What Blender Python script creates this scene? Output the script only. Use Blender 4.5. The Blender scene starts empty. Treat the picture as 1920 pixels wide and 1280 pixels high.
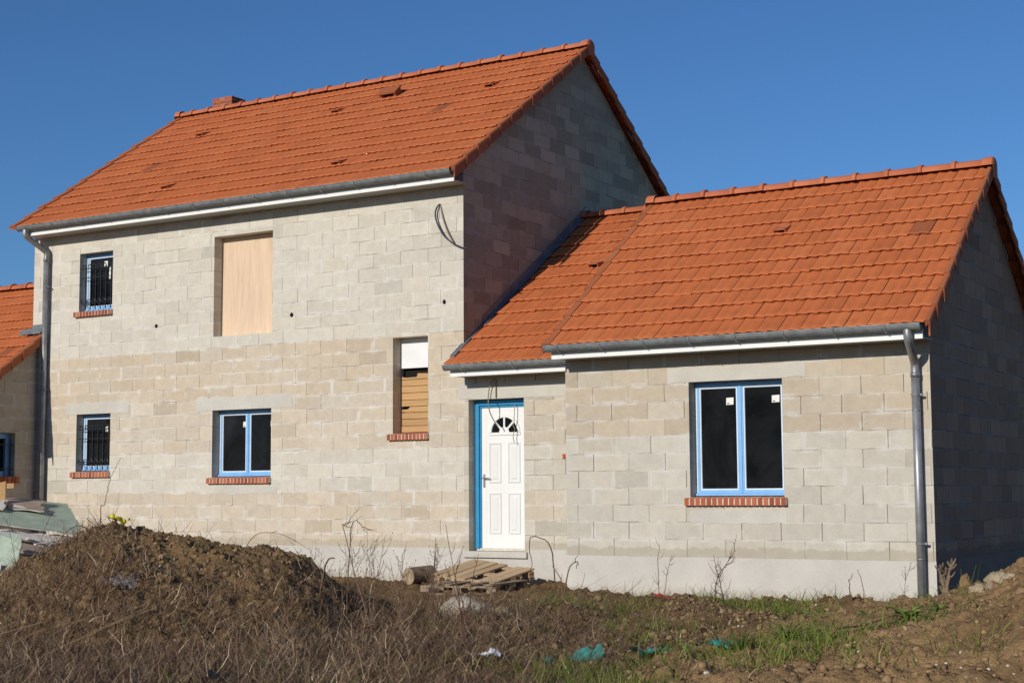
import bpy, math, random
import numpy as np
from mathutils import Vector, Matrix, noise as mn

random.seed(7); rng = np.random.default_rng(11)
scene = bpy.context.scene
COL = scene.collection
PI = math.pi

# ------------------------------------------------------------------ helpers
class NT:
    """tiny node-tree helper"""
    def __init__(s, name):
        s.m = bpy.data.materials.new(name); s.m.use_nodes = True
        s.t = s.m.node_tree; s.t.nodes.clear()
        s.out = s.t.nodes.new('ShaderNodeOutputMaterial')
        s.b = s.t.nodes.new('ShaderNodeBsdfPrincipled')
        s.t.links.new(s.b.outputs[0], s.out.inputs[0])
    def n(s, typ, **kw):
        nd = s.t.nodes.new(typ)
        for k, v in kw.items(): setattr(nd, k, v)
        return nd
    def put(s, sock, v):
        if isinstance(v, (int, float)): sock.default_value = v
        elif isinstance(v, (tuple, list)): sock.default_value = (tuple(v) + (1,))[:len(sock.default_value)]
        elif v is not None: s.t.links.new(v, sock)
    def math(s, op, a, b=None, c=None, clamp=False):
        nd = s.n('ShaderNodeMath', operation=op, use_clamp=clamp)
        for i, v in enumerate((a, b, c)):
            if v is not None: s.put(nd.inputs[i], v)
        return nd.outputs[0]
    def noise(s, vec, scale, detail=4, rough=.55, dist=0):
        nd = s.n('ShaderNodeTexNoise'); s.put(nd.inputs['Vector'], vec)
        nd.inputs['Scale'].default_value = scale; nd.inputs['Detail'].default_value = detail
        nd.inputs['Roughness'].default_value = rough; nd.inputs['Distortion'].default_value = dist
        return nd.outputs[0]
    def ramp(s, fac, stops, interp='LINEAR'):
        nd = s.n('ShaderNodeValToRGB'); cr = nd.color_ramp; cr.interpolation = interp
        while len(cr.elements) < len(stops): cr.elements.new(.5)
        for e, (p, c) in zip(cr.elements, stops):
            e.position = p; e.color = tuple(c) + (1,) if isinstance(c, (tuple, list)) else (c, c, c, 1)
        s.put(nd.inputs[0], fac); return nd.outputs[0]
    def mix(s, fac, a, b, mode='MIX'):
        nd = s.n('ShaderNodeMix', data_type='RGBA', blend_type=mode)
        s.put(nd.inputs[0], fac); s.put(nd.inputs[6], a); s.put(nd.inputs[7], b)
        return nd.outputs[2]
    def obj(s): return s.n('ShaderNodeTexCoord').outputs['Object']
    def xyz(s, v):
        nd = s.n('ShaderNodeSeparateXYZ'); s.put(nd.inputs[0], v); return nd.outputs
    def comb(s, x, y, z):
        nd = s.n('ShaderNodeCombineXYZ')
        for i, v in enumerate((x, y, z)): s.put(nd.inputs[i], v)
        return nd.outputs[0]
    def white(s, vec, dim='3D'):
        nd = s.n('ShaderNodeTexWhiteNoise', noise_dimensions=dim); s.put(nd.inputs['Vector'], vec); return nd.outputs
    def bump(s, h, strength=.3, dist=.01, normal=None):
        nd = s.n('ShaderNodeBump'); nd.inputs['Strength'].default_value = strength; nd.inputs['Distance'].default_value = dist
        s.put(nd.inputs['Height'], h); s.put(nd.inputs['Normal'], normal); return nd.outputs[0]
    def attr(s, name):
        return s.n('ShaderNodeAttribute', attribute_name=name).outputs
    def fin(s, color=None, rough=.8, normal=None, spec=.3, metal=0):
        s.put(s.b.inputs['Base Color'], color); s.put(s.b.inputs['Roughness'], rough)
        s.put(s.b.inputs['Specular IOR Level'], spec); s.put(s.b.inputs['Metallic'], metal)
        if normal is not None: s.put(s.b.inputs['Normal'], normal)
        return s.m

def tag(o, label=None, cat=None, group=None, kind=None):
    if label: o['label'] = label
    if cat: o['category'] = cat
    if group: o['group'] = group
    if kind: o['kind'] = kind
    return o

def empty(name, label=None, cat=None, loc=(0, 0, 0), group=None):
    o = bpy.data.objects.new(name, None); COL.objects.link(o); o.location = loc; o.empty_display_size = .2
    return tag(o, label, cat, group)

class MB:
    """collects faces, builds ONE mesh object (world coordinates)"""
    def __init__(s): s.v = []; s.f = []; s.a = []
    def add(s, verts, faces, a=0.0):
        n = len(s.v); s.v += [tuple(map(float, q)) for q in verts]; s.a += [a] * len(verts)
        s.f += [tuple(i + n for i in f) for f in faces]; return s
    def box(s, x0, x1, y0, y1, z0, z1, a=0.0):
        return s.add([(x0,y0,z0),(x1,y0,z0),(x1,y1,z0),(x0,y1,z0),(x0,y0,z1),(x1,y0,z1),(x1,y1,z1),(x0,y1,z1)],
                     [(0,3,2,1),(4,5,6,7),(0,1,5,4),(1,2,6,5),(2,3,7,6),(3,0,4,7)], a)
    def hexa(s, P, a=0.0):  # 8 points, bottom 4 then top 4
        return s.add(P, [(0,3,2,1),(4,5,6,7),(0,1,5,4),(1,2,6,5),(2,3,7,6),(3,0,4,7)], a)
    def slab(s, pts, nvec, th, a=0.0):
        n = len(pts); nv = Vector(nvec)
        P = [Vector(q) for q in pts]; Q = [q - nv * th for q in P]
        f = [tuple(range(n)), tuple(range(2*n-1, n-1, -1))] + [(i, i+n, (i+1) % n + n, (i+1) % n) for i in range(n)]
        return s.add(P + Q, f, a)
    def tube(s, pts, r, seg=8, caps=True, a=0.0):
        P = [Vector(q) for q in pts]; R = r if isinstance(r, (list, tuple)) else [r] * len(P)
        up = None; rings = []
        for i, q in enumerate(P):
            d = (P[min(i+1, len(P)-1)] - P[max(i-1, 0)]).normalized()
            if up is None:
                up = Vector((0,0,1)) if abs(d.z) < .9 else Vector((0,1,0))
            x = d.cross(up).normalized(); up = x.cross(d).normalized()
            rings.append([q + (x * math.cos(2*PI*k/seg) + up * math.sin(2*PI*k/seg)) * R[i] for k in range(seg)])
        V = [p for rg in rings for p in rg]; F = []
        for i in range(len(P)-1):
            for k in range(seg):
                k2 = (k+1) % seg; F.append((i*seg+k, i*seg+k2, (i+1)*seg+k2, (i+1)*seg+k))
        if caps: F += [tuple(range(seg))[::-1], tuple((len(P)-1)*seg + k for k in range(seg))]
        return s.add(V, F, a)
    def build(s, name, mat, parent=None, smooth=False, bevel=0, attr=None):
        me = bpy.data.meshes.new(name); me.from_pydata(s.v, [], s.f); me.update()
        if attr:
            at = me.attributes.new(attr, 'FLOAT', 'POINT'); at.data.foreach_set('value', np.array(s.a, dtype=np.float32))
        if smooth:
            me.polygons.foreach_set('use_smooth', [True] * len(me.polygons))
        me.materials.append(mat)
        o = bpy.data.objects.new(name, me); COL.objects.link(o)
        if parent is not None:
            o.parent = parent
            pw = parent
            off = Vector((0, 0, 0))
            while pw is not None: off += pw.location; pw = pw.parent
            o.location = -off
        if bevel:
            b = o.modifiers.new('bevel', 'BEVEL'); b.width = bevel; b.segments = 2; b.limit_method = 'ANGLE'
        return o

def np_mesh(name, V, F, mat, attr=None, smooth=False):
    """fast mesh from arrays: V (n,3), F (m,k)"""
    me = bpy.data.meshes.new(name); n, (m, k) = len(V), F.shape
    me.vertices.add(n); me.vertices.foreach_set('co', np.ascontiguousarray(V, dtype=np.float32).ravel())
    me.loops.add(m*k); me.loops.foreach_set('vertex_index', np.ascontiguousarray(F, dtype=np.int32).ravel())
    me.polygons.add(m); me.polygons.foreach_set('loop_start', np.arange(0, m*k, k, dtype=np.int32))
    me.update(calc_edges=True)
    if smooth: me.polygons.foreach_set('use_smooth', np.ones(m, dtype=bool))
    for nm, val in (attr or {}).items():
        at = me.attributes.new(nm, 'FLOAT', 'POINT'); at.data.foreach_set('value', np.asarray(val, dtype=np.float32))
    me.materials.append(mat)
    o = bpy.data.objects.new(name, me); COL.objects.link(o); return o

# ------------------------------------------------------------------ camera
YAW, PITCH, ROLL, FPX = math.radians(31.106), math.radians(5.602), math.radians(-0.339), 2893.7
CAM = Vector((4.929, -17.281, 0.787))
fwd = Vector((-math.sin(YAW)*math.cos(PITCH), math.cos(YAW)*math.cos(PITCH), math.sin(PITCH)))
r0 = Vector((math.cos(YAW), math.sin(YAW), 0)); u0 = r0.cross(fwd)
rt = math.cos(ROLL)*r0 + math.sin(ROLL)*u0; up = -math.sin(ROLL)*r0 + math.cos(ROLL)*u0
cd = bpy.data.cameras.new('camera'); cam = bpy.data.objects.new('camera', cd); COL.objects.link(cam)
cam.matrix_world = Matrix(((rt.x, up.x, -fwd.x, CAM.x), (rt.y, up.y, -fwd.y, CAM.y), (rt.z, up.z, -fwd.z, CAM.z), (0,0,0,1)))
cd.sensor_width = 36; cd.lens = FPX/1920*36; cd.clip_start = .1; cd.clip_end = 3000
scene.camera = cam
FH = np.array([-math.sin(YAW), math.cos(YAW)]); RH = np.array([math.cos(YAW), math.sin(YAW)])
def UT(x, y):   # world -> (across, away) measured from where the photographer stands
    dx, dy = x - CAM.x, y - CAM.y
    return dx*RH[0] + dy*RH[1], dx*FH[0] + dy*FH[1]
def XY(u, t): return CAM.x + u*RH[0] + t*FH[0], CAM.y + u*RH[1] + t*FH[1]

# ------------------------------------------------------------------ light
SUN_AZ, SUN_EL = math.radians(186.2), math.radians(21)
S = Vector((math.sin(SUN_AZ)*math.cos(SUN_EL), math.cos(SUN_AZ)*math.cos(SUN_EL), math.sin(SUN_EL)))
sl = bpy.data.lights.new('sun', 'SUN'); sl.energy = 3.75; sl.angle = math.radians(.5); sl.color = (1, .93, .825)
so = bpy.data.objects.new('sun', sl); COL.objects.link(so); so.rotation_euler = S.to_track_quat('Z', 'Y').to_euler(); so.location = (-5, -30, 20)
w = bpy.data.worlds.new('World'); scene.world = w; w.use_nodes = True
wt = w.node_tree; bg = wt.nodes['Background']
sky = wt.nodes.new('ShaderNodeTexSky'); sky.sky_type = 'NISHITA'; sky.sun_disc = False
sky.sun_elevation = SUN_EL; sky.sun_rotation = SUN_AZ; sky.air_density = 1.0; sky.dust_density = .1; sky.ozone_density = 9.0; sky.altitude = 0
wt.links.new(sky.outputs[0], bg.inputs[0]); bg.inputs[1].default_value = .09
scene.view_settings.view_transform = 'Standard'; scene.view_settings.look = 'None'; scene.view_settings.exposure = 0
scene.cycles.max_bounces = 6; scene.cycles.use_denoising = True

# ------------------------------------------------------------------ materials
def block_mat(name, rows, phase, z0, light=1.0, c=.211, tint=(1, 1, 1), vary=.11, gap=1.0):
    """hollow concrete blocks 0.50 x 0.21: per-course batches (rows: list of (from course, beige amount)), tint per block, joints"""
    N = NT(name); P = N.obj(); x, y, z = N.xyz(P)
    j = N.math('MULTIPLY', N.math('SUBTRACT', N.noise(P, 3.0, 3), .5), .016)
    h = N.math('ADD', N.math('ADD', N.math('ADD', x, y), phase), j)
    zz = N.math('ADD', N.math('DIVIDE', N.math('SUBTRACT', z, z0), c), N.math('MULTIPLY', N.math('SUBTRACT', N.noise(P, 2.1, 3), .5), .09))
    row = N.math('FLOOR', zz); fz = N.math('FRACT', zz)
    odd = N.math('MULTIPLY', N.math('FLOORED_MODULO', row, 2.0), .56)
    rj = N.white(N.comb(row, 3.3, phase))[0]
    hh = N.math('ADD', N.math('ADD', N.math('DIVIDE', h, .5), odd), N.math('MULTIPLY', rj, .08))
    col = N.math('FLOOR', hh); fh = N.math('FRACT', hh)
    cell = N.comb(col, row, phase)
    rnd, rcol = N.white(cell); r2 = N.white(N.comb(row, col, 7.7))[0]; r3 = N.white(N.comb(col, row, 2.2))[0]
    ez = N.math('MULTIPLY', N.math('MINIMUM', fz, N.math('SUBTRACT', 1.0, fz)), c)
    eh = N.math('MULTIPLY', N.math('MINIMUM', fh, N.math('SUBTRACT', 1.0, fh)), .5)
    nn = N.math('MULTIPLY', N.math('SUBTRACT', N.noise(P, 9.0, 4, .7), .5), .016)
    # beige amount per course
    stops = [(max(0, min(1, (r + .01)/32)), b) for r, b in rows]
    band = N.ramp(N.math('DIVIDE', row, 32.0), stops, 'CONSTANT')
    odd1 = N.math('GREATER_THAN', r3, .9)
    be = N.math('ADD', N.math('MULTIPLY', band, N.math('ADD', .72, N.math('MULTIPLY', r2, .4))), N.math('MULTIPLY', odd1, N.math('SUBTRACT', .16, N.math('MULTIPLY', band, .4))), clamp=True)
    be = N.math('ADD', be, N.math('MULTIPLY', N.math('SUBTRACT', N.noise(P, 1.3, 3), .5), .5), clamp=True)
    L = light
    T = tint
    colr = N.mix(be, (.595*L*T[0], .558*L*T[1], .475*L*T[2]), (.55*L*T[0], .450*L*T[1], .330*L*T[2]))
    val = N.math('ADD', .975-vary*.5, N.math('MULTIPLY', rnd, vary))
    val = N.math('SUBTRACT', val, N.math('MULTIPLY', N.math('GREATER_THAN', r2, .95), .12))
    fine = N.noise(P, 62, 4, .8); mid = N.noise(P, 7, 5, .65)
    val = N.math('MULTIPLY', val, N.math('ADD', .60, N.math('ADD', N.math('MULTIPLY', fine, .42), N.math('MULTIPLY', mid, .38))))
    colr = N.mix(1.0, colr, N.comb(val, val, val), 'MULTIPLY')
    # cement smears
    sm = N.ramp(N.noise(P, 2.6, 5, .62, .6), [(.50, 0), (.64, 1)])
    near = N.ramp(N.math('ADD', N.math('MINIMUM', ez, eh), N.math('MULTIPLY', nn, 2.0)), [(.012, 1), (.045, 0)])
    colr = N.mix(N.math('MULTIPLY', N.math('MULTIPLY', sm, near), .85), colr, (.68*L, .655*L, .60*L))
    # bed joints: irregular, mostly paler, partly darker
    bj = N.ramp(N.math('ADD', ez, nn), [(.0035, 1), (.0085, 0)])
    jt = N.noise(P, 1.7, 4, .6)
    jc = N.ramp(jt, [(.38, (.33*L, .29*L, .23*L)), (.54, (.66*L, .63*L, .56*L))])
    colr = N.mix(N.math('MULTIPLY', bj, .9), colr, jc)
    # head joints: thin open dark gaps, some filled
    hj = N.ramp(N.math('ADD', eh, N.math('MULTIPLY', nn, .3)), [(.0028, 1), (.0062, 0)])
    hk = N.white(N.comb(N.math('FLOOR', N.math('ADD', hh, .5)), row, 5.1))[0]
    hs = N.ramp(hk, [(.1, .15*gap), (.45, .55*gap), (.8, 1*gap)])
    hs = N.math('MULTIPLY', hs, N.ramp(N.noise(P, 4.5, 3), [(.35, .5), (.6, 1)]))
    colr = N.mix(N.math('MULTIPLY', hj, hs), colr, (.085*L, .07*L, .05*L))
    # a few head joints filled wide with pale mortar
    wj = N.math('MULTIPLY', N.ramp(N.math('ADD', eh, nn), [(.016, 1), (.024, 0)]), N.math('LESS_THAN', hk, .07))
    colr = N.mix(N.math('MULTIPLY', wj, .85), colr, (.66*L, .64*L, .58*L))
    # damp dirt just above the base
    dirt = N.ramp(N.math('ADD', z, N.math('MULTIPLY', N.noise(P, 5, 4, .65), -.20)), [(-.03, 1), (.02, 0)])
    colr = N.mix(N.math('MULTIPLY', dirt, .55), colr, (.40*L, .35*L, .26*L))
    hgt = N.math('ADD', N.math('MULTIPLY', fine, .35), N.math('MULTIPLY', mid, .3))
    hgt = N.math('SUBTRACT', hgt, N.math('ADD', N.math('MULTIPLY', bj, .35), N.math('MULTIPLY', hj, .9)))
    hgt = N.math('ADD', hgt, N.math('MULTIPLY', rnd, .25))
    return N.fin(colr, .92, N.bump(hgt, .55, .008), .15)

def plain(name, col, rough=.6, var=.12, scale=12, spec=.4, metal=0, bump=0, bscale=60):
    N = NT(name); P = N.obj(); f = N.noise(P, scale, 5, .6)
    c2 = tuple(q*(1-var*1.6) for q in col); c1 = tuple(min(1, q*(1+var*1.2)) for q in col)
    k = N.ramp(f, [(.3, c2), (.7, c1)])
    nm = N.bump(N.noise(P, bscale, 4), bump, .01) if bump else None
    return N.fin(k, rough, nm, spec, metal)

M = {}
main_rows = [(0, .7), (3, .05), (6, .62), (10, .85), (14, .06), (25, .35)]
M['wall_main'] = block_mat('concrete_block_main', main_rows, 9.8584-1.556, -.016, gap=.7)
M['wall_entry'] = block_mat('concrete_block_entry', [(0, .15), (1, .5), (3, .05), (6, .55)], 5.7461-1.556+.02, -.016, .92)
M['wall_garage'] = block_mat('concrete_block_garage', [(0, .06), (5, .02), (6, .8), (11, .75)], 4.4999, .0, .90)
M['wall_shadeside'] = block_mat('concrete_block_gable', [(0, .2), (9, .1), (16, .2)], 3.1, .0, .40, tint=(1.55, 1.12, .88), vary=.34)  # garage gable blocks: base colour lowered to paint in the wall's shade
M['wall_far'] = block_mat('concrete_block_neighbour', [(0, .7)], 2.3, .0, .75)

def cement(name, col, k=1.0):
    N = NT(name); P = N.obj()
    a = N.noise(P, 1.6, 6, .62, .4); b = N.noise(P, 30, 4, .7)
    c = N.ramp(a, [(.3, tuple(q*.86 for q in col)), (.7, tuple(q*1.06 for q in col))])
    v = N.math('ADD', .9, N.math('MULTIPLY', b, .2)); c = N.mix(1, c, N.comb(v, v, v), 'MULTIPLY')
    z = N.xyz(P)[2]
    d = N.math('MULTIPLY', N.math('DIVIDE', N.math('SUBTRACT', N.math('MULTIPLY', N.noise(P, 4, 5, .65), .22), N.math('ADD', z, .47)), .16, clamp=True), .6, clamp=True)
    c = N.mix(d, c, (.30, .235, .16))
    return N.fin(c, .9, N.bump(N.math('ADD', N.math('MULTIPLY', a, 1.5), b), .25, .01), .2)
M['plinth'] = cement('cement_render', (.545, .52, .47))
M['plinth_dark'] = cement('shade_toned_cement_render', (.24, .19, .155))  # same cement as the plinth, darkened to paint in the gable side's shade
M['lintel'] = cement('lintel_concrete', (.56, .535, .47))

def tile_mat(name, base=(.53, .145, .046)):
    N = NT(name); P = N.obj(); t = N.attr('tint')[2]
    c = N.ramp(t, [(0, tuple(q*.80 for q in base)), (.45, base), (.92, (base[0]*1.06, base[1]*1.22, base[2]*1.3)), (.955, (base[0]*.62, base[1]*.7, base[2]*.9)), (1, (base[0]*.55, base[1]*.62, base[2]*.85))])
    n1 = N.noise(P, 5, 5, .65); n2 = N.noise(P, 45, 4, .7)
    v = N.math('ADD', .70, N.math('ADD', N.math('MULTIPLY', n1, .36), N.math('MULTIPLY', n2, .22)))
    c = N.mix(1, c, N.comb(v, v, v), 'MULTIPLY')
    g = N.ramp(N.noise(P, 2.3, 6, .7), [(.55, 0), (.75, .35)]); c = N.mix(g, c, (.30, .085, .04))
    al, ac = (N.attr('along')[2], N.attr('across')[2]) if name == 'terracotta_tile' else (.2, .62)
    st = N.math('MULTIPLY', N.ramp(al, [(.0, 0), (.12, .25), (.30, 1), (.55, .45), (.9, .1)]), N.ramp(ac, [(.0, .3), (.15, .1), (.38, 1), (.48, .8), (.62, .1), (.88, 1), (1, .7)]))  # stain weighted to the wave valleys, painting in their soft shading
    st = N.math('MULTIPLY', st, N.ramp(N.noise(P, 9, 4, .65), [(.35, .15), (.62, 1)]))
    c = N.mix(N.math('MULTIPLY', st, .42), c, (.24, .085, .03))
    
    va = N.ramp(ac, [(.22, 0), (.40, .12), (.55, 0), (.74, 0), (.90, .14), (1, .1)]); c = N.mix(va, c, (.27, .080, .028))  # wave valleys darkened: shading painted into the tile colour
    tp = N.ramp(N.math('ADD', al, N.math('MULTIPLY', N.noise(P, 30, 3), .05)), [(.965, 0), (.998, .55)]); c = N.mix(tp, c, (.12, .036, .014))  # grime line doubling as painted shade under the course above
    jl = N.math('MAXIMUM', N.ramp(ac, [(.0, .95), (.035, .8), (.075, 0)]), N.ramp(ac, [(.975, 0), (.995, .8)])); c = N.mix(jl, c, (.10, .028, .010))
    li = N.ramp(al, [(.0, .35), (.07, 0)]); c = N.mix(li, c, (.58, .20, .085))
    return N.fin(c, .75, N.bump(n2, .25, .006), .25)
M['tile'] = tile_mat('terracotta_tile')
M['ridge'] = tile_mat('terracotta_ridge', (.50, .150, .068))
M['verge'] = tile_mat('terracotta_verge', (.37, .118, .048))
def tilt(name, rgb): return plain(name, rgb)
M['zinc'] = plain('zinc', (.185, .20, .205), .55, .2, 9, .35, .15, .05)
M['zinc_pipe'] = plain('zinc_pipe', (.30, .305, .31), .42, .22, 5, .5, .45)
M['bead'] = plain('pale_glazing_bead', (.66, .74, .82), .4, .04, 6, .5)
M['flash'] = plain('zinc_flashing', (.20, .215, .24), .5, .2, 6, .5, .3)
M['white_pvc'] = plain('white_pvc', (.80, .80, .77), .35, .03, 4, .5)
M['white_door'] = plain('white_door_paint', (.80, .795, .765), .33, .02, 3, .5)
M['door_mould'] = plain('white_door_moulding', (.74, .735, .71), .4, .02, 3, .4)
M['white_panel'] = plain('white_panel', (.78, .785, .78), .5, .04, 3, .3)
M['soffit'] = plain('soffit_board', (.40, .39, .36), .6, .06, 4)
M['blue'] = plain('blue_frame', (.21, .46, .78), .32, .05, 6, .6)
M['blue_dark'] = plain('blue_door_frame', (.025, .27, .52), .35, .06, 6, .5)
M['white_seal'] = plain('white_seal', (.8, .78, .72), .5, .05)
def glass_mat():
    N = NT('window_glass'); P = N.obj()
    n = N.noise(P, 1.5, 3); sp = N.ramp(N.noise(P, 38, 2, .5), [(.765, 0), (.79, .10)])
    c = N.mix(sp, N.ramp(N.noise(P, 1.1, 4, .6, .8), [(.35, (.005, .005, .0055)), (.7, (.022, .024, .027))]), (.4, .4, .4))
    return N.fin(c, .04, N.bump(n, .02, .02), .05)
M['glass'] = glass_mat()
M['sticker'] = plain('paper_sticker', (.78, .77, .72), .7, .04)
M['sticker_print'] = plain('sticker_print', (.12, .10, .09), .7, .05)
M['iron'] = plain('black_iron', (.022, .024, .03), .5, .2, 20, .4)
M['black'] = plain('dark_hole', (.008, .007, .006), .95, .2)
M['cable'] = plain('dark_cable', (.025, .035, .06), .6, .15)
M['cable_tan'] = plain('tan_cable', (.26, .215, .15), .55, .15)
M['orange'] = plain('orange_plastic', (.52, .10, .03), .5, .1)
M['mortar'] = plain('pale_mortar', (.62, .57, .47), .9, .12, 20, .2, 0, .3)
def brick_mat(name, base):
    N = NT(name); P = N.obj(); t = N.attr('tint')[2]
    c = N.ramp(t, [(0, tuple(q*.62 for q in base)), (.5, base), (1, (base[0]*1.15, base[1]*1.5, base[2]*1.55))])
    n = N.noise(P, 40, 4, .7); v = N.math('ADD', .7, N.math('MULTIPLY', n, .55))
    return N.fin(N.mix(1, c, N.comb(v, v, v), 'MULTIPLY'), .85, N.bump(n, .3, .008), .2)
M['brick'] = brick_mat('red_sill_brick', (.40, .105, .052))

def wood_mat(name, base, along='Z', sc=1.0):
    N = NT(name); P = N.obj(); x, y, z = N.xyz(P); t = N.attr('tint')[2]
    k = {'Z': (14, 14, 1.1), 'X': (1.1, 14, 14), 'Y': (14, 1.1, 14)}[along]
    v = N.comb(N.math('MULTIPLY', x, k[0]*sc), N.math('MULTIPLY', y, k[1]*sc), N.math('ADD', N.math('MULTIPLY', z, k[2]*sc), N.math('MULTIPLY', t, 31)))
    g = N.noise(v, 1.0, 6, .62, 1.4); g2 = N.noise(v, 6.0, 4, .6)
    c = N.ramp(g, [(.25, tuple(q*.82 for q in base)), (.5, base), (.75, tuple(min(1, q*1.10) for q in base))])
    vv = N.math('ADD', .74, N.math('ADD', N.math('MULTIPLY', g2, .26), N.math('MULTIPLY', t, .24)))
    return N.fin(N.mix(1, c, N.comb(vv, vv, vv), 'MULTIPLY'), .75, N.bump(g2, .15, .004), .25)
M['plywood'] = wood_mat('plywood', (.78, .585, .41), 'Z', .5)
M['plank'] = wood_mat('rough_plank', (.50, .30, .135), 'X')
M['pallet'] = wood_mat('pallet_wood', (.47, .335, .20), 'Y')
M['pallet_old'] = wood_mat('weathered_pallet_wood', (.27, .205, .14), 'X')
M['log_bark'] = plain('log_bark', (.20, .145, .10), .9, .3, 14, .1, 0, .6, 30)
M['log_end'] = plain('log_end', (.34, .265, .17), .9, .25, 9, .1, 0, .3)

def soil_mat(name, base, pale=.25):
    N = NT(name); P = N.obj()
    a = N.noise(P, 1.4, 6, .65); b = N.noise(P, 14, 5, .7); e = N.noise(P, 70, 3, .7)
    c = N.ramp(a, [(.3, tuple(q*.62 for q in base)), (.52, base), (.75, tuple(q*1.25 for q in base))])
    v = N.math('ADD', .45, N.math('ADD', N.math('MULTIPLY', b, .75), N.math('MULTIPLY', e, .35)))
    c = N.mix(1, c, N.comb(v, v, v), 'MULTIPLY')
    vo = N.n('ShaderNodeTexVoronoi'); vo.inputs['Scale'].default_value = 17; N.put(vo.inputs['Vector'], P)
    cc = N.xyz(vo.outputs['Color'])[0]
    peb = N.math('MULTIPLY', N.math('LESS_THAN', vo.outputs['Distance'], .16), N.math('GREATER_THAN', cc, 1-pale*.35))
    c = N.mix(N.math('MULTIPLY', peb, .8), c, (.42, .36, .27))
    return N.fin(c, .96, N.bump(N.math('ADD', N.math('MULTIPLY', b, 1.6), N.math('ADD', e, N.math('MULTIPLY', peb, .5))), .85, .03), .1)
M['soil'] = soil_mat('ground_soil', (.235, .150, .074))
M['soil_dark'] = soil_mat('mound_soil', (.265, .168, .080), .35)
M['soil_tan'] = soil_mat('tan_mound_soil', (.325, .205, .100), .8)
def blade_mat(name, stops, trans=.25):
    N = NT(name); t = N.attr('tint')[2]
    c = N.ramp(t, stops); N.fin(c, .75, None, .25)
    return N.m
M['dry'] = blade_mat('dry_grass', [(0, (.05, .030, .018)), (.3, (.14, .088, .052)), (.6, (.25, .168, .100)), (.85, (.40, .29, .18)), (1, (.58, .45, .30))])
M['twig'] = blade_mat('brown_twig', [(0, (.06, .035, .022)), (.5, (.17, .105, .068)), (1, (.36, .26, .17))])
M['redtwig'] = blade_mat('red_brown_twig', [(0, (.055, .022, .018)), (.5, (.11, .045, .034)), (1, (.17, .085, .058))])
M['green'] = blade_mat('green_grass', [(0, (.05, .065, .012)), (.5, (.125, .165, .024)), (.85, (.21, .25, .05)), (1, (.34, .29, .12))])
M['leaf'] = blade_mat('weed_leaf', [(0, (.04, .06, .014)), (.6, (.11, .165, .034)), (1, (.22, .26, .07))])
M['stone'] = plain('pale_limestone', (.36, .29, .19), .9, .2, 9, .2, 0, .5, 25)
M['boulder'] = plain('grey_boulder', (.46, .41, .32), .9, .2, 6, .2, 0, .5, 30)
M['teal'] = plain('teal_plastic_film', (.045, .27, .215), .3, .3, 8, .6, 0, .3, 20)
M['whitefilm'] = plain('white_plastic_film', (.72, .73, .76), .4, .12, 12, .5, 0, .4, 40)
M['yellow'] = plain('yellow_plastic', (.70, .58, .03), .4, .15, 10, .5)
M['redplastic'] = plain('red_plastic', (.45, .045, .025), .5, .2)
M['blackplastic'] = plain('black_plastic', (.03, .032, .034), .4, .3, 12, .5)
M['greyfilm'] = plain('grey_mesh_film', (.27, .235, .215), .8, .25, 20, .3)
M['board_green'] = plain('green_plasterboard_face', (.40, .47, .36), .85, .14, 4, .2, 0, .2)
M['board_white'] = plain('plaster_core', (.62, .575, .52), .9, .1, 9, .2, 0, .3)
M['board_brown'] = plain('brown_plasterboard_back', (.36, .275, .21), .85, .12, 6, .2)

# ------------------------------------------------------------------ house geometry
D, XM, XL, XW = 1.556, -7.261, -16.318, -4.701      # front plane of main part, its right and left ends, garage left end
ZB = -1.0
house = empty('house', 'unfinished concrete block house with orange tiled roofs, white door and blue windows', 'house', (-8, 2, -.5))

def wall(name, mat, polys, jambs=(), parent=house, label=None):
    mb = MB()
    for p in polys: mb.add(p, [tuple(range(len(p)))])
    for p in jambs: mb.add(p, [tuple(range(len(p)))])
    o = mb.build(name, mat, parent)
    if label: o['label'] = label
    return o
def front_cells(Y, x0, x1, z0, z1, ops):
    xs = sorted({x0, x1, *[v for o in ops for v in o[:2]]}); zs = sorted({z0, z1, *[v for o in ops for v in o[2:4]]})
    P = []
    for i in range(len(xs)-1):
        for k in range(len(zs)-1):
            cx, cz = (xs[i]+xs[i+1])/2, (zs[k]+zs[k+1])/2
            if any(o[0] < cx < o[1] and o[2] < cz < o[3] for o in ops): continue
            P.append([(xs[i], Y, zs[k]), (xs[i+1], Y, zs[k]), (xs[i+1], Y, zs[k+1]), (xs[i], Y, zs[k+1])])
    return P
def jamb_quads(Y, ops, dep=.30):
    J = []
    for xa, xb, za, zb in [o[:4] for o in ops]:
        J += [[(xa, Y, za), (xa, Y, zb), (xa, Y+dep, zb), (xa, Y+dep, za)], [(xb, Y, za), (xb, Y+dep, za), (xb, Y+dep, zb), (xb, Y, zb)],
              [(xa, Y, zb), (xb, Y, zb), (xb, Y+dep, zb), (xa, Y+dep, zb)], [(xa, Y, za), (xa, Y+dep, za), (xb, Y+dep, za), (xb, Y, za)],
              [(xa, Y+dep, za), (xa, Y+dep, zb), (xb, Y+dep, zb), (xb, Y+dep, za)]]
    return J
OP_UL = (-15.185, -14.39, 3.945, 4.955); OP_LL = (-15.185, -14.38, 1.19, 2.172)
OP_M = (-12.098, -10.872, 1.06, 2.142); OP_B = (-12.10, -10.87, 3.335, 4.973)
OP_N = (-8.527, -7.89, 1.675, 3.115); OP_D = (-7.18, -6.247, -.04, 2.137)
OP_G = (-2.975, -1.765, .72, 2.125)
YR, ZR = 5.268, 8.29              # main ridge
YE, ZE, SL = 1.10, 5.45, (8.29-5.45)/(5.268-1.10)
def zmain(y): return ZR - abs(y-YR)*SL
DB = 2*YR - D
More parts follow.
